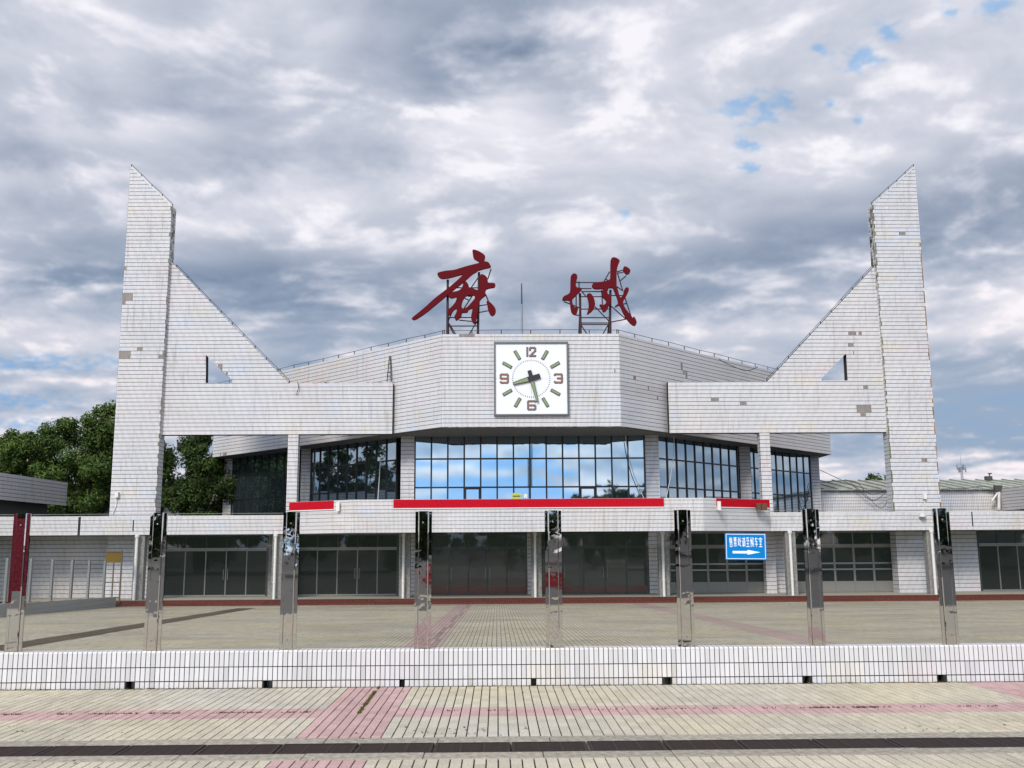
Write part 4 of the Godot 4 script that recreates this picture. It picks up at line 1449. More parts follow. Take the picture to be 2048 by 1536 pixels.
# ---------------------------------------------------------------- rooftop letters
func make_letters() -> void:
	var z := -45.4
	var left := [
		[[762, 108], [830, 120], [905, 155], [965, 200], [975, 235], [960, 290], [940, 335], [890, 322], [850, 295], [795, 265], [778, 225]],
		[[195, 510], [215, 480], [330, 455], [480, 440], [620, 395], [740, 362], [870, 330], [960, 300], [1020, 312], [1050, 350], [1072, 400], [960, 422], [860, 452], [700, 490], [540, 530], [400, 570], [275, 588], [225, 560]],
		[[640, 490], [560, 575], [430, 690], [300, 790], [150, 905], [0, 1045], [-130, 1150], [-205, 1210], [-220, 1235], [-165, 1256], [0, 1150], [200, 985], [350, 860], [470, 760], [600, 660], [680, 590], [760, 515], [870, 450], [800, 430]],
		[[370, 850], [430, 800], [540, 780], [600, 735], [620, 640], [665, 625], [705, 685], [715, 735], [790, 745], [850, 775], [850, 860], [760, 850], [690, 850], [640, 885], [610, 940], [540, 890], [500, 880], [430, 902], [385, 880]],
		[[540, 880], [640, 870], [600, 960], [588, 1040], [620, 1080], [620, 1130], [595, 1140], [590, 1190], [545, 1235], [500, 1265], [468, 1195], [500, 1150], [520, 1080], [505, 1070], [470, 1085], [440, 1130], [390, 1180], [375, 1150], [365, 1090], [430, 1040], [480, 980]],
		[[890, 520], [930, 510], [990, 545], [1015, 590], [1015, 652], [1090, 650], [1130, 660], [1142, 690], [1125, 725], [1050, 735], [985, 755], [975, 810], [985, 850], [930, 890], [890, 930], [862, 1020], [842, 1200], [820, 1290], [785, 1315], [760, 1270], [740, 1210], [760, 1120], [770, 1060], [700, 1085], [690, 1130], [600, 1130], [600, 1075], [680, 1050], [760, 960], [810, 900], [800, 860], [790, 780], [840, 772], [880, 760], [888, 640]],
		[[990, 945], [1035, 950], [1080, 990], [1130, 1050], [1150, 1110], [1130, 1160], [1090, 1188], [1050, 1160], [1020, 1090], [1005, 1000]]]
	var left_bars := [[365, 580, 357, 1485, 2], [872, 460, 850, 1485, 2], [370, 712, 860, 712, 1], [370, 1195, 850, 1195, 1], [400, 1333, 850, 1333, 1], [550, 1238, 760, 1258, 1], [870, 530, 740, 715, 1], [830, 740, 620, 1060, 1], [1068, 405, 1015, 570, 1], [975, 810, 1035, 955, 1], [875, 1005, 1000, 985, 1], [875, 1112, 1020, 1085, 1], [370, 1262, 520, 880, 1], [370, 1290, 470, 1480, 1], [385, 1290, 500, 1480, 1], [845, 1250, 705, 1480, 1], [690, 850, 745, 850, 1], [640, 885, 705, 912, 1]]
	var right := [
		[[290, 440], [315, 412], [350, 408], [385, 430], [395, 470], [380, 540], [365, 600], [375, 655], [460, 660], [480, 690], [430, 740], [380, 790], [320, 850], [300, 880], [310, 940], [330, 990], [370, 1010], [415, 1005], [400, 1060], [385, 1120], [350, 1145], [290, 1100], [270, 1000], [265, 900], [240, 880], [135, 885], [125, 860], [150, 810], [240, 770], [270, 730], [275, 460]],
		[[560, 775], [600, 755], [640, 770], [680, 830], [705, 920], [700, 1000], [660, 1070], [570, 1135], [560, 1120], [590, 1030], [595, 950], [580, 860], [560, 800]],
		[[645, 620], [680, 570], [780, 560], [870, 550], [960, 520], [975, 480], [975, 180], [1000, 130], [1050, 125], [1120, 160], [1140, 195], [1110, 260], [1085, 350], [1080, 540], [1085, 620], [1060, 680], [1000, 660], [900, 670], [820, 680], [720, 685], [665, 665]],
		[[840, 675], [920, 670], [940, 690], [920, 720], [920, 760], [960, 790], [985, 850], [970, 930], [940, 1000], [900, 1070], [850, 1095], [820, 1020], [780, 970], [790, 950], [840, 965], [880, 950], [905, 900], [890, 870], [840, 830], [830, 780]],
		[[1010, 640], [1085, 620], [1110, 730], [1140, 830], [1165, 830], [1200, 770], [1220, 680], [1260, 650], [1295, 665], [1295, 720], [1260, 800], [1215, 870], [1190, 930], [1230, 1020], [1310, 1120], [1370, 1200], [1385, 1155], [1430, 1240], [1435, 1290], [1405, 1335], [1340, 1300], [1260, 1210], [1200, 1110], [1150, 990], [1130, 965], [1060, 1005], [1050, 985], [1115, 940], [1100, 860], [1060, 760], [1030, 690]],
		[[1205, 290], [1240, 288], [1300, 320], [1328, 365], [1310, 410], [1260, 430], [1220, 385], [1195, 360]]]
	var right_bars := [[445, 740, 455, 1475, 2], [982, 680, 966, 1475, 2], [992, 1250, 992, 1475, 1], [370, 547, 870, 550, 1], [430, 655, 650, 655, 1], [470, 708, 830, 708, 1], [450, 798, 830, 798, 1], [450, 1018, 950, 1015, 1], [370, 1125, 440, 1125, 1], [460, 1168, 960, 1168, 1], [470, 1262, 960, 1262, 1], [470, 1290, 960, 1290, 1], [430, 530, 428, 660, 1], [378, 660, 378, 1000, 1], [828, 680, 842, 950, 1], [480, 710, 560, 805, 1], [710, 975, 960, 1235, 1], [465, 1300, 580, 1472, 1], [945, 1290, 840, 1472, 1], [160, 885, 440, 995, 1], [985, 955, 1250, 1190, 1], [1000, 1245, 1260, 1195, 1], [1110, 390, 1195, 680, 1], [1240, 820, 1352, 1160, 1], [1260, 430, 1155, 520, 1], [1100, 358, 1200, 332, 1], [1100, 382, 1210, 372, 1], [1080, 610, 1210, 700, 1], [995, 778, 1200, 778, 1], [970, 355, 870, 530, 1], [905, 490, 950, 520, 1], [1195, 935, 1270, 915, 1]]
	for side in 2:
		var polys: Array = left if side == 0 else right
		var bars: Array = left_bars if side == 0 else right_bars
		var sc := 8.083 if side == 0 else 8.778
		var o0 := Vector2(850, 485) if side == 0 else Vector2(1110, 500)
		var base := px(o0.x + (600 if side == 0 else 710) / sc, 668, z)
		var th := thing("rooftop_letter", "dark red hemp character in brush script with long sweeping stroke on roof frame" if side == 0 else "dark red city character in brush script beside the thin rod on roof frame", "sign letter", Vector3(base.x, 11.02, z), "station name on the roof")
		for i in polys.size():
			var pl := PackedVector2Array()
			var raw := PackedVector2Array()
			for p in polys[i]:
				var w := px(o0.x + p[0] / sc, o0.y + p[1] / sc, z)
				raw.append(Vector2(w.x - base.x, w.y - 11.02))
			# round the outline once
			for j in raw.size():
				var a := raw[j]
				var b := raw[(j + 1) % raw.size()]
				pl.append(a.lerp(b, 0.22))
				pl.append(a.lerp(b, 0.78))
			var s := Shape.new()
			s.prism(pl, 0.14 + 0.008 * i, Transform3D(Basis(), Vector3(0, 0, 0.005 * i)))
			put("stroke", s.mesh(), mats.letter_red, th)
		for q in bars:
			var a := px(o0.x + q[0] / sc, o0.y + q[1] / sc, z)
			var b := px(o0.x + q[2] / sc, o0.y + q[3] / sc, z)
			var off := Vector3(-base.x, -11.02, -z - 0.24)
			a += off
			b += off
			if q[4] == 2:
				b.y = 0.0
			var s := Shape.new()
			var r := 0.062 if q[4] == 2 else 0.03
			s.tube(a, b, r, r, 5)
			put("frame_post" if q[4] == 2 else "frame_bar", s.mesh(), mats.letter_frame, th)
			if q[4] == 2:
				s = Shape.new()
				s.tube(a + Vector3(0, -0.6, 0), Vector3(b.x, 0, b.z - 1.6), 0.035, 0.035, 5)
				put("frame_stay", s.mesh(), mats.letter_frame, th)
	var rod := thing("lightning_rod", "thin upright metal rod on the roof between the two red characters", "lightning rod", Vector3(px(1044, 668, -46).x, 11.02, -46.0))
	var s := Shape.new()
	s.tube(Vector3.ZERO, Vector3(0, 2.2, 0), 0.06, 0.05, 6)
	put("pole", s.mesh(), mats.steel_grey, rod)
	s = Shape.new()
	s.tube(Vector3(0, 2.2, 0), Vector3(0, px(1044, 567, -46).y - 11.02, 0), 0.045, 0.03, 6)
	put("tip", s.mesh(), mats.wire, rod)


# ---------------------------------------------------------------- fences
const POST_X := [-7.47, -5.83, -4.17, -2.54, -0.91, 0.69, 2.30, 3.90, 5.54, 7.2]
const HOLES := [-6.02, -4.396, -2.763, -1.14, 0.424, 2.048, 3.722, 5.355, 7.0]


func make_post(parent: Node3D, at: Vector3, h: float, turn := 0.0) -> Node3D:
	var p := part("post", parent)
	p.position = at
	p.rotation = Vector3(rng.randfn(0.0, 0.003), turn + rng.randfn(0.0, 0.012), rng.randfn(0.0, 0.0025))
	var s := Shape.new()
	# folded channel with rounded shoulders
	var prof := [[-0.062, -0.05], [-0.062, 0.04], [-0.052, 0.05], [0.052, 0.05], [0.062, 0.04], [0.062, -0.05]]
	for i in prof.size():
		var a = prof[i]
		var b = prof[(i + 1) % prof.size()]
		s.quad(Vector3(a[0], 0, a[1]), Vector3(b[0], 0, b[1]), Vector3(b[0], h, b[1]), Vector3(a[0], h, a[1]))
	s.quad(Vector3(-0.062, h, 0.045), Vector3(0.062, h, 0.045), Vector3(0.062, h, -0.05), Vector3(-0.062, h, -0.05))
	put("channel", s.mesh(), mats.steel, p)
	for yb in [0.12, h - 0.14]:
		s = Shape.new()
		s.tube(Vector3(rng.randf_range(-0.01, 0.01), yb, 0.05), Vector3(0, yb, 0.058), 0.011, 0.009, 8)
		put("bolt", s.mesh(), mats.lamp_grey, p)
	for sx in [-1.0, 1.0]:
		s = Shape.new()
		var lo: float = 0.066 if sx > 0 else -0.102
		s.box(Vector3(lo, 0, 0.008), Vector3(lo + 0.036, h - 0.004, 0.03))
		put("clamp_strip", s.mesh(), mats.steel, p)
	return p


func make_front_fence() -> void:
	# low wall: core with weep holes, tiles one by one
	var w := thing("low_wall", "low white tiled wall with square weep holes under the glass fence", "wall")
	var h := 0.428
	var zf := WALL_Z
	var zb := WALL_Z - 0.22
	var core := Shape.new()
	core.box(Vector3(-9.0, 0.088, zb + 0.008), Vector3(9.0, h - 0.006, zf - 0.006))
	var x := -9.0
	for hx in HOLES:
		core.box(Vector3(x, -0.1, zb + 0.008), Vector3(hx - 0.034, 0.086, zf - 0.006))
		x = hx + 0.034
	core.box(Vector3(x, -0.1, zb + 0.008), Vector3(9.0, 0.086, zf - 0.006))
	put("wall_core", core.mesh(), mats.grout, w)
	var hb := Shape.new()
	for hx in HOLES:
		hb.box(Vector3(hx - 0.033, -0.002, zb + 0.03), Vector3(hx + 0.033, 0.085, zb + 0.05))
	put("weep_hole_back", hb.mesh(), mats.inner_plaster, w)
	var tp := 0.0584
	var rows := [[0.002, 0.081], [0.088, 0.244], [0.25, h - 0.001]]
	var shared := {}
	var rest := Shape.new()
	var cnt := 0
	var ncol := int(18.0 / tp)
	for ri in [2, 1, 0]:
		var r = rows[ri]
		for k in ncol:
			var tx := -9.0 + k * tp
			var in_view: bool = tx > -6.3 and tx < 6.6
			var gone := false
			if ri == 0:
				for hx in HOLES:
					if absf(tx + tp * 0.5 - hx) < 0.05:
						gone = true
			if gone:
				continue
			var hh: float = r[1] - r[0]
			var tone := tile_tone(Vector3(tx, r[0], zf) * 2.0, Color(0.625, 0.61, 0.612)) * rng.randf_range(0.93, 1.04)
			if ri == 0:
				var dirt := clampf(blotch.get_noise_2d(tx * 1.3, 7.0) + 0.15, 0.0, 0.6)
				tone = tone.lerp(Color(0.42, 0.37, 0.27), dirt * 0.45)
			var t := Transform3D(Basis.from_euler(Vector3(rng.randf_range(-0.006, 0.006), rng.randf_range(-0.01, 0.01), 0)), Vector3(tx + 0.0043, r[0], zf - 0.007))
			if in_view and cnt < 300 and ri > 0 and not (ri == 1 and cnt >= 300):
				var key := "tile_%d" % ri
				if not shared.has(key):
					var sh := Shape.new()
					sh.slab(Transform3D(), tp - 0.0086, hh - 0.004, 0.009, 0.002)
					shared[key] = sh.mesh()
				var step := int(clampf(roundf(tone.g * 40.0), 19, 28))
				var mk := "wall_tile_%d" % step
				if not mats.has(mk):
					var m: StandardMaterial3D = mats.tile.duplicate()
					m.resource_name = mk
					var g := step / 40.0
					m.albedo_color = lin(g * 1.01, g, g * 1.005)
					mats[mk] = m
				var o := put("tile", shared[key], mats[mk], w)
				o.transform = t
				cnt += 1
			else:
				rest.slab(t, tp - 0.0086, hh - 0.004, 0.009, 0.002, tone)
	# rounded nosing and top course
	for k in ncol:
		var tx := -9.0 + k * tp
		var tone := tile_tone(Vector3(tx, 1.0, zf) * 2.0, Color(0.625, 0.61, 0.608))
		var x0 := tx + 0.0043
		var x1 := tx + tp - 0.0043
		for i in 4:
			var a0 := PI / 2 * i / 4.0
			var a1 := PI / 2 * (i + 1) / 4.0
			var c := Vector2(zf - 0.018, h - 0.018)
			var p0 := Vector2(c.x + cos(a0) * 0.022, c.y + sin(a0) * 0.022)
			var p1 := Vector2(c.x + cos(a1) * 0.022, c.y + sin(a1) * 0.022)
			rest.quad(Vector3(x0, p0.y, p0.x), Vector3(x1, p0.y, p0.x), Vector3(x1, p1.y, p1.x), Vector3(x0, p1.y, p1.x), tone)
		rest.quad(Vector3(x0, h + 0.004, zf - 0.018), Vector3(x1, h + 0.004, zf - 0.018), Vector3(x1, h + 0.004, zb), Vector3(x0, h + 0.004, zb), tone)
		rest.quad(Vector3(x1, 0, zb), Vector3(x0, 0, zb), Vector3(x0, h + 0.004, zb), Vector3(x1, h + 0.004, zb), tone)
	stuff(put("tiles_beyond", rest.mesh(), mats.tile, w))
	# glass fence on top
	var f := thing("glass_fence", "glass panel fence with dull mirror steel posts on the low wall", "fence")
	var pz := WALL_Z - 0.09
	var ph := 2.082 - h
	for i in POST_X.size():
		var p := make_post(f, Vector3(POST_X[i], h + 0.003, pz), ph)
		if i == 1:
			var s := Shape.new()
			s.box(Vector3(-0.052, 0.72, 0.0502), Vector3(0.052, ph - 0.06, 0.0512))
			s.box(Vector3(0.0665, 0.66, 0.0302), Vector3(0.1015, ph - 0.006, 0.0312))
			s.box(Vector3(-0.1015, 0.58, 0.0302), Vector3(-0.0665, ph - 0.006, 0.0312))
			var o := put("red_film", s.mesh(), mats.red_film, p)
			o.set_meta("label", "worn red film on the upper half of a post")
		if i < POST_X.size() - 1:
			var a: float = POST_X[i] + 0.07
			var e: float = POST_X[i + 1] - 0.07
			var s := Shape.new()
			s.box(Vector3(-(e - a) * 0.5, 0.005, -0.005), Vector3((e - a) * 0.5, ph - 0.012, 0.005))
			var g := put("pane", s.mesh(), mats.clear_glass, f)
			g.position = Vector3((a + e) * 0.5, h + 0.004, pz)
			g.rotation.y = rng.randfn(0.0, 0.002)
			s = Shape.new()
			s.box(Vector3(a + 0.035, h + ph - 0.0115, pz - 0.005), Vector3(e - 0.035, h + ph - 0.0075, pz + 0.005))
			put("pane_edge", s.mesh(), mats.steel_grey, f)
	make_blue_sign(pz)


func make_blue_sign(pz: float) -> void:
	var a := px(1449, 1066, pz + 0.02)
	var e := px(1532, 1119, pz + 0.02)
	var w := 0.512
	var h := 0.327
	var sg := thing("direction_sign", "blue and white ticket office direction sign with arrow on the glass fence", "sign", Vector3(a.x, e.y, pz + 0.012))
	sg.rotation.z = -0.012
	var s := Shape.new()
	s.box(Vector3(0, 0, 0), Vector3(w, h, 0.006))
	put("board", s.mesh(), mats.sign_blue, sg)
	s = Shape.new()
	for q in [[0.012, 0.012, w - 0.012, 0.018], [0.012, h - 0.018, w - 0.012, h - 0.012], [0.012, 0.018, 0.018, h - 0.018], [w - 0.018, 0.018, w - 0.012, h - 0.018]]:
		s.box(Vector3(q[0], q[1], 0.006), Vector3(q[2], q[3], 0.0075))
	put("border", s.mesh(), mats.sign_white, sg)
	s = Shape.new()
	s.prism(PackedVector2Array([Vector2(0.09, 0.078), Vector2(0.275, 0.078), Vector2(0.275, 0.064), Vector2(0.435, 0.093), Vector2(0.275, 0.122), Vector2(0.275, 0.108), Vector2(0.09, 0.108)]), 0.0015, Transform3D(Basis(), Vector3(0, 0, 0.0077)))
	put("arrow", s.mesh(), mats.sign_white, sg)
	# the eight characters, stroke by stroke on a 10 by 10 grid
	var chars := [
		[[3, 10, 1, 7], [2, 8.5, 2, 4], [2, 8.4, 9, 8.4], [5.5, 10, 5.5, 4.4], [2, 7.1, 8.6, 7.1], [2, 5.8, 8.6, 5.8], [2, 4.4, 9.2, 4.4], [2.4, 3, 2.4, 0], [2.4, 3, 8, 3], [8, 3, 8, 0], [2.4, 0.3, 8, 0.3]],
		[[1, 9.5, 9, 9.5], [2, 8.2, 8, 8.2], [2, 8.2, 2, 6.2], [8, 8.2, 8, 6.2], [2, 6.2, 8, 6.2], [4, 9.5, 4, 6.2], [6, 9.5, 6, 6.2], [2, 5, 8, 5], [0.8, 3.7, 9.2, 3.7], [5, 3.7, 5, 0], [3, 2.6, 1.4, 0.8], [7, 2.6, 8.8, 0.8]],
		[[3, 10, 1, 5], [2.4, 8, 5, 8], [5, 8, 3.6, 4.5], [3.6, 4.5, 0.8, 1.5], [1.8, 5.4, 4.6, 2.4], [4.6, 2.4, 9.6, 0.6], [7, 10, 7, 2.4], [7, 7.4, 9.2, 5.4]],
		[[1.2, 9.4, 2.6, 8], [0.8, 6.4, 2.6, 6.4], [2.6, 6.4, 2.6, 0.8], [2.6, 0.8, 3.8, 2], [3.8, 8.8, 9.6, 8.8], [6.6, 10, 6.6, 5.8], [4.2, 7.4, 9.2, 7.4], [3.6, 5.9, 9.8, 5.9], [4.6, 4.8, 4.6, 0], [4.6, 4.8, 8.8, 4.8], [8.8, 4.8, 8.8, 0.2], [4.6, 3.2, 8.8, 3.2], [4.6, 1.8, 8.8, 1.8]],
		[[1, 9.4, 9, 9.4], [4.4, 9.4, 2, 6.2], [2, 6.2, 8, 6.6], [6.4, 8, 8.4, 5.6], [1.6, 3.4, 8.4, 3.4], [5, 5.4, 5, 0.4], [0.6, 0.4, 9.4, 0.4]],
		[[2.6, 10, 0.8, 6], [1.8, 7.6, 1.8, 0], [3.4, 8, 3.4, 3], [4.6, 9.4, 8.6, 9.4], [8.6, 9.4, 8.4, 7.4], [4.2, 7.4, 9.6, 7.4], [5.4, 7, 4.4, 5.2], [5, 5.6, 9, 5.6], [4, 4, 9.8, 4], [7, 5.6, 7, 4], [7, 4, 4, 0.2], [7, 3.6, 9.8, 0.2]],
		[[1, 8.6, 9, 8.6], [4.6, 10, 2, 5.6], [2, 5.6, 8.4, 5.6], [0.6, 3, 9.4, 3], [5.4, 7, 5.4, 0]],
		[[5, 10, 5, 9], [1, 8.8, 9, 8.8], [1, 8.8, 1, 7.4], [9, 8.8, 9, 7.4], [2.4, 7.4, 7.8, 7.4], [4.6, 7.4, 3, 5.2], [3, 5.2, 7, 5.4], [6.2, 6.4, 7.6, 4.8], [2, 2.9, 8, 2.9], [5, 4.6, 5, 0.4], [0.6, 0.4, 9.4, 0.4]]]
	for i in chars.size():
		s = Shape.new()
		var ox := 0.05 + i * 0.0525
		var lift := 0.0
		for q in chars[i]:
			var p := Vector2(ox + q[0] * 0.0046, 0.157 + q[1] * 0.0118)
			var r := Vector2(ox + q[2] * 0.0046, 0.157 + q[3] * 0.0118)
			var d := (r - p).normalized()
			var m := Vector2(-d.y, d.x) * (0.0026 + 0.0016 * absf(d.x))
			s.prism(PackedVector2Array([p - m, r - m, r + m, p + m]), 0.0012, Transform3D(Basis(), Vector3(0, 0, 0.0077 + lift)))
			lift += 0.00005
		put("lettering", s.mesh(), mats.sign_white, sg)


func make_side_fence() -> void:
	# the fence returns along the left side of the plaza
	var x := -16.35
	var z0 := -43.0
	var z1 := -24.0
	var w := thing("side_wall", "low grey tiled wall along the side of the plaza", "wall")
	var s := Shape.new()
	var hgt := 0.45
	var t := Transform3D(Basis(Vector3(0, 0, -1), Vector3.UP, Vector3.RIGHT), Vector3(x, 0, z1))
	var n := 16
	for i in n:
		var d0 := (z1 - z0) * i / n
		var d1 := (z1 - z0) * (i + 1) / n
		var y := ground_y(z1 - d1) - 0.02
		s.box(Vector3(d0 + 0.002, y - 0.2, -0.24), Vector3(d1 - 0.002, y + hgt, 0.0), Color(1, 1, 1), t)
	var wc := put("wall_core", s.mesh(), mats.concrete, w)
	var c := Shape.new()
	var py := ground_y(-34.0)
	tiles(c, Vector3(x, 0, z1), Vector3(0, 0, -1), Vector3.UP, PackedVector2Array([Vector2(0, ground_y(z1) - 0.02), Vector2(19, ground_y(z0) - 0.02), Vector2(19, ground_y(z0) + hgt - 0.03), Vector2(0, ground_y(z1) + hgt - 0.03)]), Color(0.33, 0.345, 0.36))
	clad(wc, c)
	var f := thing("side_glass_fence", "glass fence on dark steel posts along the side of the plaza", "fence")
	var zs := [-41.9, -40.3, -38.7, -37.0, -35.3, -33.6, -31.9, -30.2, -28.5]
	for i in zs.size():
		var gy := ground_y(zs[i]) + hgt - 0.02
		s = Shape.new()
		s.box(Vector3(x - 0.16, gy, zs[i] - 0.06), Vector3(x - 0.08, gy + 1.5, zs[i] + 0.06))
		put("post", s.mesh(), mats.lamp_grey, f)
		if i < zs.size() - 1:
			s = Shape.new()
			s.box(Vector3(x - 0.125, gy + 0.03, zs[i] + 0.07), Vector3(x - 0.115, gy + 1.46, zs[i + 1] - 0.07))
			put("pane", s.mesh(), mats.clear_glass, f)


# ---------------------------------------------------------------- small things
func make_small_things() -> void:
	var base_y := ground_y(-43.0)
	# yellow notice stand in front of the canopy
	var st := thing("notice_stand", "brown framed notice stand with a yellow board under the canopy", "notice stand", Vector3(-16.66, base_y, -43.3))
	var s := Shape.new()
	for xx in [-0.37, 0.31]:
		s = Shape.new()
		s.box(Vector3(xx, 0, -0.03), Vector3(xx + 0.06, 2.3, 0.03))
		put("leg", s.mesh(), mats.brown_paint, st)
	s = Shape.new()
	s.box(Vector3(-0.02, 0.0, -0.02), Vector3(0.03, 1.86, 0.02))
	put("middle_bar", s.mesh(), mats.brown_paint, st)
	s = Shape.new()
	for yb in [0.35, 1.0]:
		s.box(Vector3(-0.31, yb, -0.018), Vector3(0.31, yb + 0.05, 0.018))
	put("cross_rail", s.mesh(), mats.brown_paint, st)
	s = Shape.new()
	s.box(Vector3(-0.31, 1.87, -0.03), Vector3(0.31, 2.28, 0.035))
	put("board", s.mesh(), mats.yellow_board, st)
	s = Shape.new()
	s.box(Vector3(-0.36, 2.3, -0.04), Vector3(0.36, 2.36, 0.045))
	put("cap", s.mesh(), mats.brown_paint, st)
	# lamps with conduits on the tower feet
	for q in [[235, 990, "small white lamp with conduit on the tower foot beside the leafy trees"], [1848, 993, "small white lamp with conduit on the tower foot beside the green roofed hall"]]:
		var p := px(q[0], q[1], FACADE_Z + 0.02)
		var lamp := thing("wall_lamp", q[2], "lamp", p, "lamps on the tower feet")
		s = Shape.new()
		s.box(Vector3(-0.07, -0.12, 0), Vector3(0.07, 0.14, 0.14))
		put("housing", s.mesh(), mats.white_plastic, lamp)
		s = Shape.new()
		s.line([Vector3(0, -0.12, 0.02), Vector3(-0.03, -0.5, 0.02), Vector3(-0.16, -0.9, 0.02)], 0.018)
		put("conduit", s.mesh(), mats.white_plastic, lamp)
	# yellow-green floodlight standing on the canopy roof
	var fl := thing("floodlight", "yellow green floodlight standing on the canopy in front of the glazing", "floodlight", Vector3(px(1033, 990, -42.8).x, 3.0, -42.8))
	s = Shape.new()
	s.box(Vector3(-0.19, 0.68, -0.1), Vector3(0.19, 0.94, 0.06))
	var fb := put("housing", s.mesh(), mats.dull_green, fl)
	s = Shape.new()
	s.box(Vector3(-0.16, 0.79, 0.06), Vector3(0.16, 0.83, 0.075))
	put("bar", s.mesh(), mats.wire, fb)
	s = Shape.new()
	s.tube(Vector3(0, -0.0, -0.02), Vector3(0, 0.7, -0.02), 0.03, 0.03, 6)
	put("stand", s.mesh(), mats.wire, fl)
	var ad := thing("camera_box", "small white camera box beside the yellow green floodlight", "camera", Vector3(px(1051, 990, -42.8).x, 3.0, -42.8))
	s = Shape.new()
	s.box(Vector3(-0.07, 0.72, -0.1), Vector3(0.07, 0.9, 0.06))
	put("housing", s.mesh(), mats.white_plastic, ad)
	s = Shape.new()
	s.tube(Vector3(0, 0, 0), Vector3(0, 0.72, 0), 0.025, 0.025, 6)
	put("stand", s.mesh(), mats.white_plastic, ad)
	# white stub posts in front of the red panels
	for q in [[676, 1013, -43.2, "white stub post in front of the short red panel by the white gap"], [1438, 1011, -42.9, "white stub post at the corner of the end red panel"]]:
		var p := px(q[0], q[1], q[2] + 0.7)
		var sp := thing("stub_post", q[3], "post", p, "white stub posts on the canopy")
		s = Shape.new()
		s.box(Vector3(-0.07, -0.2, -0.05), Vector3(0.07, 0.18, 0.05))
		put("shaft", s.mesh(), mats.white_plastic, sp)
		s = Shape.new()
		s.box(Vector3(-0.03, -0.18, -0.6), Vector3(0.03, -0.12, -0.05))
		put("bracket", s.mesh(), mats.white_plastic, sp)
	var rb := thing("rusty_box", "rusty brown box in front of the end red panel", "box", px(1523, 1014, -43.5))
	s = Shape.new()
	s.box(Vector3(-0.23, -0.15, -0.1), Vector3(0.23, 0.16, 0.08))
	put("casing", s.mesh(), mats.rust, rb)
	s = Shape.new()
	s.box(Vector3(-0.04, -0.14, 0.08), Vector3(-0.01, 0.14, 0.09))
	s.box(Vector3(-0.2, -0.06, -0.5), Vector3(0.2, 0.0, -0.1))
	put("strap", s.mesh(), mats.dark_frame, rb)
	# bulkhead lamp under the tower on the canopy face
	var bl := thing("canopy_lamp", "round white lamp hanging on the canopy face below the rust edged tower", "lamp", px(1845, 1030, -44.15))
	s = Shape.new()
	s.tube(Vector3(0, -0.08, 0), Vector3(0, 0.08, 0), 0.16, 0.13, 10)
	put("globe", s.mesh(), mats.white_plastic, bl)
	s = Shape.new()
	s.tube(Vector3(0, -0.14, 0), Vector3(0, -0.08, 0), 0.09, 0.15, 10)
	put("shade", s.mesh(), mats.lamp_grey, bl)
	s = Shape.new()
	s.box(Vector3(-0.03, -0.03, -0.15), Vector3(0.03, 0.03, -0.1))
	put("arm", s.mesh(), mats.white_plastic, bl)
	# cables that hang over the glazing and walls
	var lines := [
		[[[1251, 866], [1255, 900], [1268, 950], [1288, 998]], -47.6, 0.022, "white_plastic", "pale loose cable hanging across the front glazing"],
		[[[1348, 872], [1347, 915], [1340, 960], [1332, 998]], -48.0, 0.018, "white_plastic", "thin pale cable hanging before the slanted glazing near the red panel"],
		[[[761, 915], [759, 950], [756, 998], [755, 1000]], -48.5, 0.018, "white_plastic", "thin pale cable hanging before the dark slanted glazing"],
		[[[595, 764], [597, 775], [594, 785], [592, 790]], -46.1, 0.018, "wire", "short frayed wire dangling over the beam edge"],
		[[[1438, 718], [1455, 728], [1492, 741], [1516, 733]], -47.6, 0.02, "wire", "dark wire looping down the fascia beside the triangle wing"]]
	for q in lines:
		var cb := thing("loose_cable", q[4], "cable")
		var cv := Curve3D.new()
		for i in 4:
			var p := px(q[0][i][0], q[0][i][1], q[1])
			var tang := Vector3.ZERO
			if i > 0 and i < 3:
				tang = (px(q[0][i + 1][0], q[0][i + 1][1], q[1]) - px(q[0][i - 1][0], q[0][i - 1][1], q[1])) * 0.2
			cv.add_point(p, -tang, tang)
		s = Shape.new()
		s.line(Array(cv.tessellate(3, 4.0)), q[2], 5)
		put("cord", s.mesh(), mats[q[3]], cb)
	# ladder-like bracket on the fascia
	var lb := thing("fascia_ladder", "narrow dark iron bracket leaning on the slanted fascia above the beam", "bracket")
	s = Shape.new()
	s.tube(px(779, 712, -46.6), px(774, 763, -46.4), 0.025, 0.025, 5)
	s.tube(px(781, 712, -46.6), px(783, 763, -46.4), 0.025, 0.025, 5)
	put("rail", s.mesh(), mats.wire, lb)
	s = Shape.new()
	for k in 5:
		s.tube(px(778.5 - k, 718 + k * 9, -46.5), px(781.5 + k * 0.3, 718 + k * 9, -46.5), 0.018, 0.018, 4)
	put("rung", s.mesh(), mats.wire, lb)


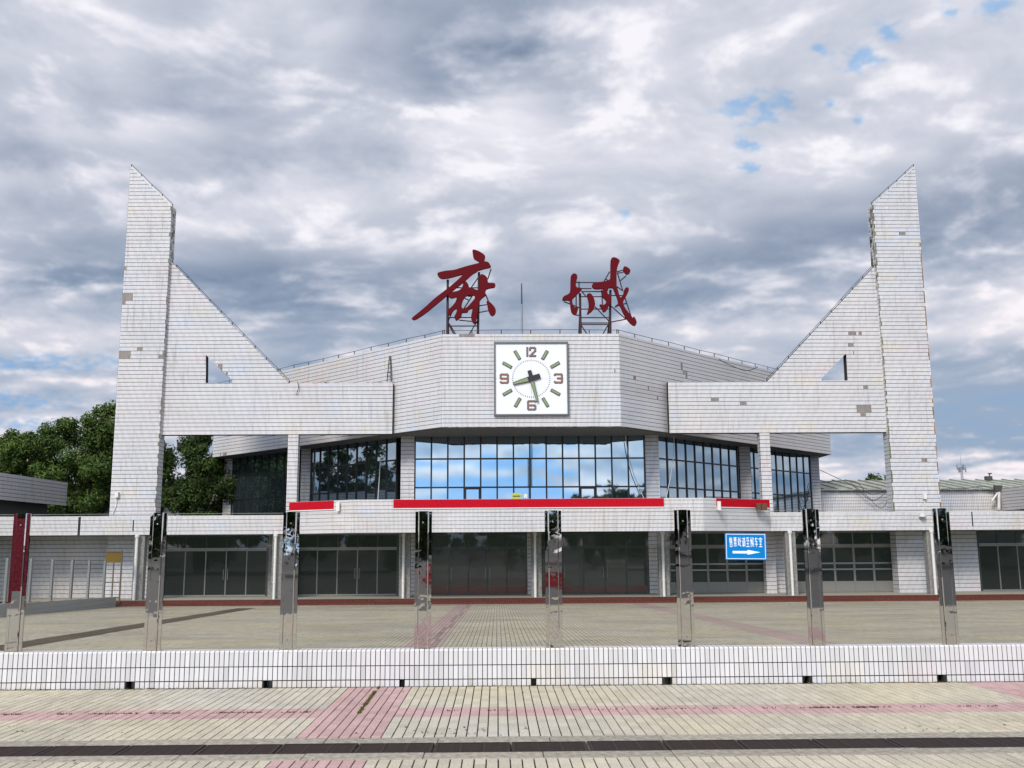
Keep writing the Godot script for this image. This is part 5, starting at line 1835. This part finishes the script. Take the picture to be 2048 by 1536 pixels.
# ---------------------------------------------------------------- trees
func tree(called: String, label: String, at: Vector3, height: float, radius: float, low: float, clumps: int, leaves: int, size: float, tone: Color, seed_n: int, group := "") -> Node3D:
	var r := RandomNumberGenerator.new()
	r.seed = seed_n
	var t := thing(called, label, "tree", at, group)
	var tr := Shape.new()
	var fork := Vector3(r.randf_range(-0.2, 0.2), low + (height - low) * 0.25, r.randf_range(-0.2, 0.2))
	tr.tube(Vector3.ZERO, fork * 0.5 + Vector3(0.1, 0, 0), 0.26, 0.2, 8)
	tr.tube(fork * 0.5 + Vector3(0.1, 0, 0), fork, 0.2, 0.15, 8)
	var leaf := Shape.new()
	var centre := Vector3(0, (low + height) * 0.5, 0)
	var half := (height - low) * 0.5
	for k in clumps:
		var d := Vector3(r.randfn(), r.randfn(), r.randfn()).normalized() * pow(r.randf(), 0.42)
		var lump := 1.0 + 0.2 * sin(d.x * 5.0 + seed_n) + 0.14 * sin(d.y * 7.0 + d.z * 4.0 + seed_n)
		var c := centre + Vector3(d.x * radius * lump, d.y * half * 0.94, d.z * radius * lump)
		if c.y > height - 0.2:
			c.y = height - 0.2
		var cr := r.randf_range(0.4, 0.85) * (0.6 + radius * 0.1)
		if k % 3 == 0:
			var mid := fork.lerp(c, 0.5) + Vector3(0, -0.15, 0)
			tr.tube(fork, mid, 0.08, 0.05, 5)
			tr.tube(mid, c, 0.05, 0.015, 5)
		var ct := r.randf_range(0.7, 1.25)
		for j in leaves:
			var e := Vector3(r.randfn(), r.randfn() * 0.8, r.randfn()).normalized() * cr * pow(r.randf(), 0.4)
			var p := c + e
			var nn := (e.normalized() + Vector3(r.randfn() * 0.6, r.randfn() * 0.6 + 0.4, r.randfn() * 0.6)).normalized()
			var u := nn.cross(Vector3(r.randfn(), r.randfn(), r.randfn())).normalized()
			var v := nn.cross(u)
			var sz := size * r.randf_range(0.6, 1.35)
			var k2 := ct * r.randf_range(0.65, 1.35)
			var col := Color(tone.r * k2 * r.randf_range(0.85, 1.2), tone.g * k2, tone.b * k2)
			# a pointed leaf of two faces with a fold
			var a := p - u * sz
			var b := p + v * sz * 0.42 + nn * sz * 0.1
			var f := p + u * sz
			var g := p - v * sz * 0.42 + nn * sz * 0.1
			leaf.tri(a, f, b, col)
			leaf.tri(a, g, f, col)
	put("trunk", tr.mesh(), mats.bark, t)
	put("crown", leaf.mesh(), mats.leaf, t)
	return t


func make_trees() -> void:
	var gy := ground_y(-43.0)
	var green := Color(0.064, 0.108, 0.024)
	tree("leafy_tree", "tall dense green tree rising beside the tower and the grey wing", Vector3(-24.6, gy, -61.0), 11.9, 4.3, 0.8, 235, 330, 0.108, green, 17)
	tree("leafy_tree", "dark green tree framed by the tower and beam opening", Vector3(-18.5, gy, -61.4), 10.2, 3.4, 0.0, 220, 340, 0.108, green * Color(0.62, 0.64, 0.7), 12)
	tree("leafy_tree", "lower green tree behind the roof of the grey wing", Vector3(-31.0, gy, -63.5), 9.9, 4.2, 0.6, 210, 320, 0.108, green * Color(1.1, 1.05, 1.0), 13)
	tree("leafy_tree", "slim tree with a light upright tip beyond the grey wing", Vector3(-29.3, gy, -60.0), 10.6, 1.5, 2.5, 60, 320, 0.105, green * Color(1.2, 1.15, 1.0), 14)
	# trees beyond the grey wing, mirrored in the slanted glazing
	for q in [[-37.0, -47.5, 12.4], [-39.0, -55.0, 13.0], [-37.5, -62.5, 12.0]]:
		tree("mirrored_tree", "tall tree beyond the grey wing, mirrored dark in the slanted glazing", Vector3(q[0], gy, q[1]), q[2], 4.4, 0.5, 130, 130, 0.2, green * Color(0.62, 0.64, 0.7), int(-q[1]), "trees mirrored in the slanted glazing")
	for q in [[1738, 954, 0], [1762, 956, 1]]:
		var p := px(q[0], q[1], -120.0)
		tree("distant_tree", ["distant tree tip showing above the green roof beside the tower", "second distant tree tip showing above the green roof beside the tower"][q[2]], Vector3(p.x, gy, -120.0), p.y - gy + 0.6, 1.6, p.y - gy - 3.5, 30, 50, 0.22, green * 0.6, 30 + q[2], "distant trees")


# what stands across the road, mirrored in the glazing and the posts
func make_street_behind() -> void:
	var green := Color(0.045, 0.08, 0.02)
	var proto := tree("street_tree", "roadside tree across the road, mirrored in the station glass", Vector3(-14, -0.05, 46), 6.2, 4.3, 0.2, 90, 70, 0.34, green, 51, "trees across the road")
	var xs := [[-52, 48, 0.95], [-44, 50, 1.1], [-36, 47, 0.9], [-29, 49, 1.0], [-21, 46, 1.08], [-7, 48, 0.92], [1, 47, 0.85], [8, 49, 0.95], [15, 46, 1.45], [19, 48, 1.5], [28, 47, 1.0], [36, 49, 0.95], [44, 47, 1.05], [52, 48, 1.0]]
	for q in xs:
		var d: Node3D = proto.duplicate()
		d.name = numbered("street_tree")
		add_child(d)
		d.position = Vector3(q[0], -0.05, q[1])
		d.rotation.y = q[0] * 1.7
		d.scale = Vector3.ONE * q[2]
	# lamp post mirrored in the middle of the glazing
	var lp := thing("street_lamp", "tall grey street lamp across the forecourt, mirrored in the glazing", "street lamp", Vector3(3.3, -0.03, 14.0))
	var s := Shape.new()
	s.tube(Vector3.ZERO, Vector3(0, 13.2, 0), 0.12, 0.07, 8)
	put("pole", s.mesh(), mats.lamp_grey, lp)
	s = Shape.new()
	s.line([Vector3(0, 13.0, 0), Vector3(-0.5, 13.4, 0), Vector3(-1.0, 13.45, 0)], 0.04)
	s.line([Vector3(0, 13.0, 0), Vector3(0.5, 13.4, 0), Vector3(1.0, 13.45, 0)], 0.04)
	put("arm", s.mesh(), mats.lamp_grey, lp)
	for sx in [-1.0, 1.0]:
		s = Shape.new()
		s.box(Vector3(sx * 1.2 - 0.4, 13.36, -0.16), Vector3(sx * 1.2 + 0.4, 13.5, 0.16))
		put("lamp_head", s.mesh(), mats.lamp_grey, lp)
	# red roadside barriers mirrored in the doors
	var pb: Node3D = null
	for k in 4:
		var pos := Vector3(-2.6 + k * 1.55, -0.03, 12.5)
		if pb == null:
			pb = thing("road_barrier", "red plastic road barrier across the road, mirrored in the doors", "barrier", pos, "red road barriers")
			s = Shape.new()
			s.prism(PackedVector2Array([Vector2(-0.25, 0), Vector2(0.25, 0), Vector2(0.2, 0.18), Vector2(0.09, 0.3), Vector2(0.07, 0.5), Vector2(-0.07, 0.5), Vector2(-0.09, 0.3), Vector2(-0.2, 0.18)]), 1.45, Transform3D(Basis(Vector3(0, 0, 1), Vector3.UP, Vector3(-1, 0, 0)), Vector3(-0.72, 0, 0)))
			put("body", s.mesh(), mats.red_plastic, pb)
			s = Shape.new()
			s.box(Vector3(-0.5, 0.505, -0.04), Vector3(0.5, 0.53, 0.04))
			put("grip", s.mesh(), mats.red_plastic, pb)
		else:
			var d: Node3D = pb.duplicate()
			d.name = numbered("road_barrier")
			add_child(d)
			d.position = pos
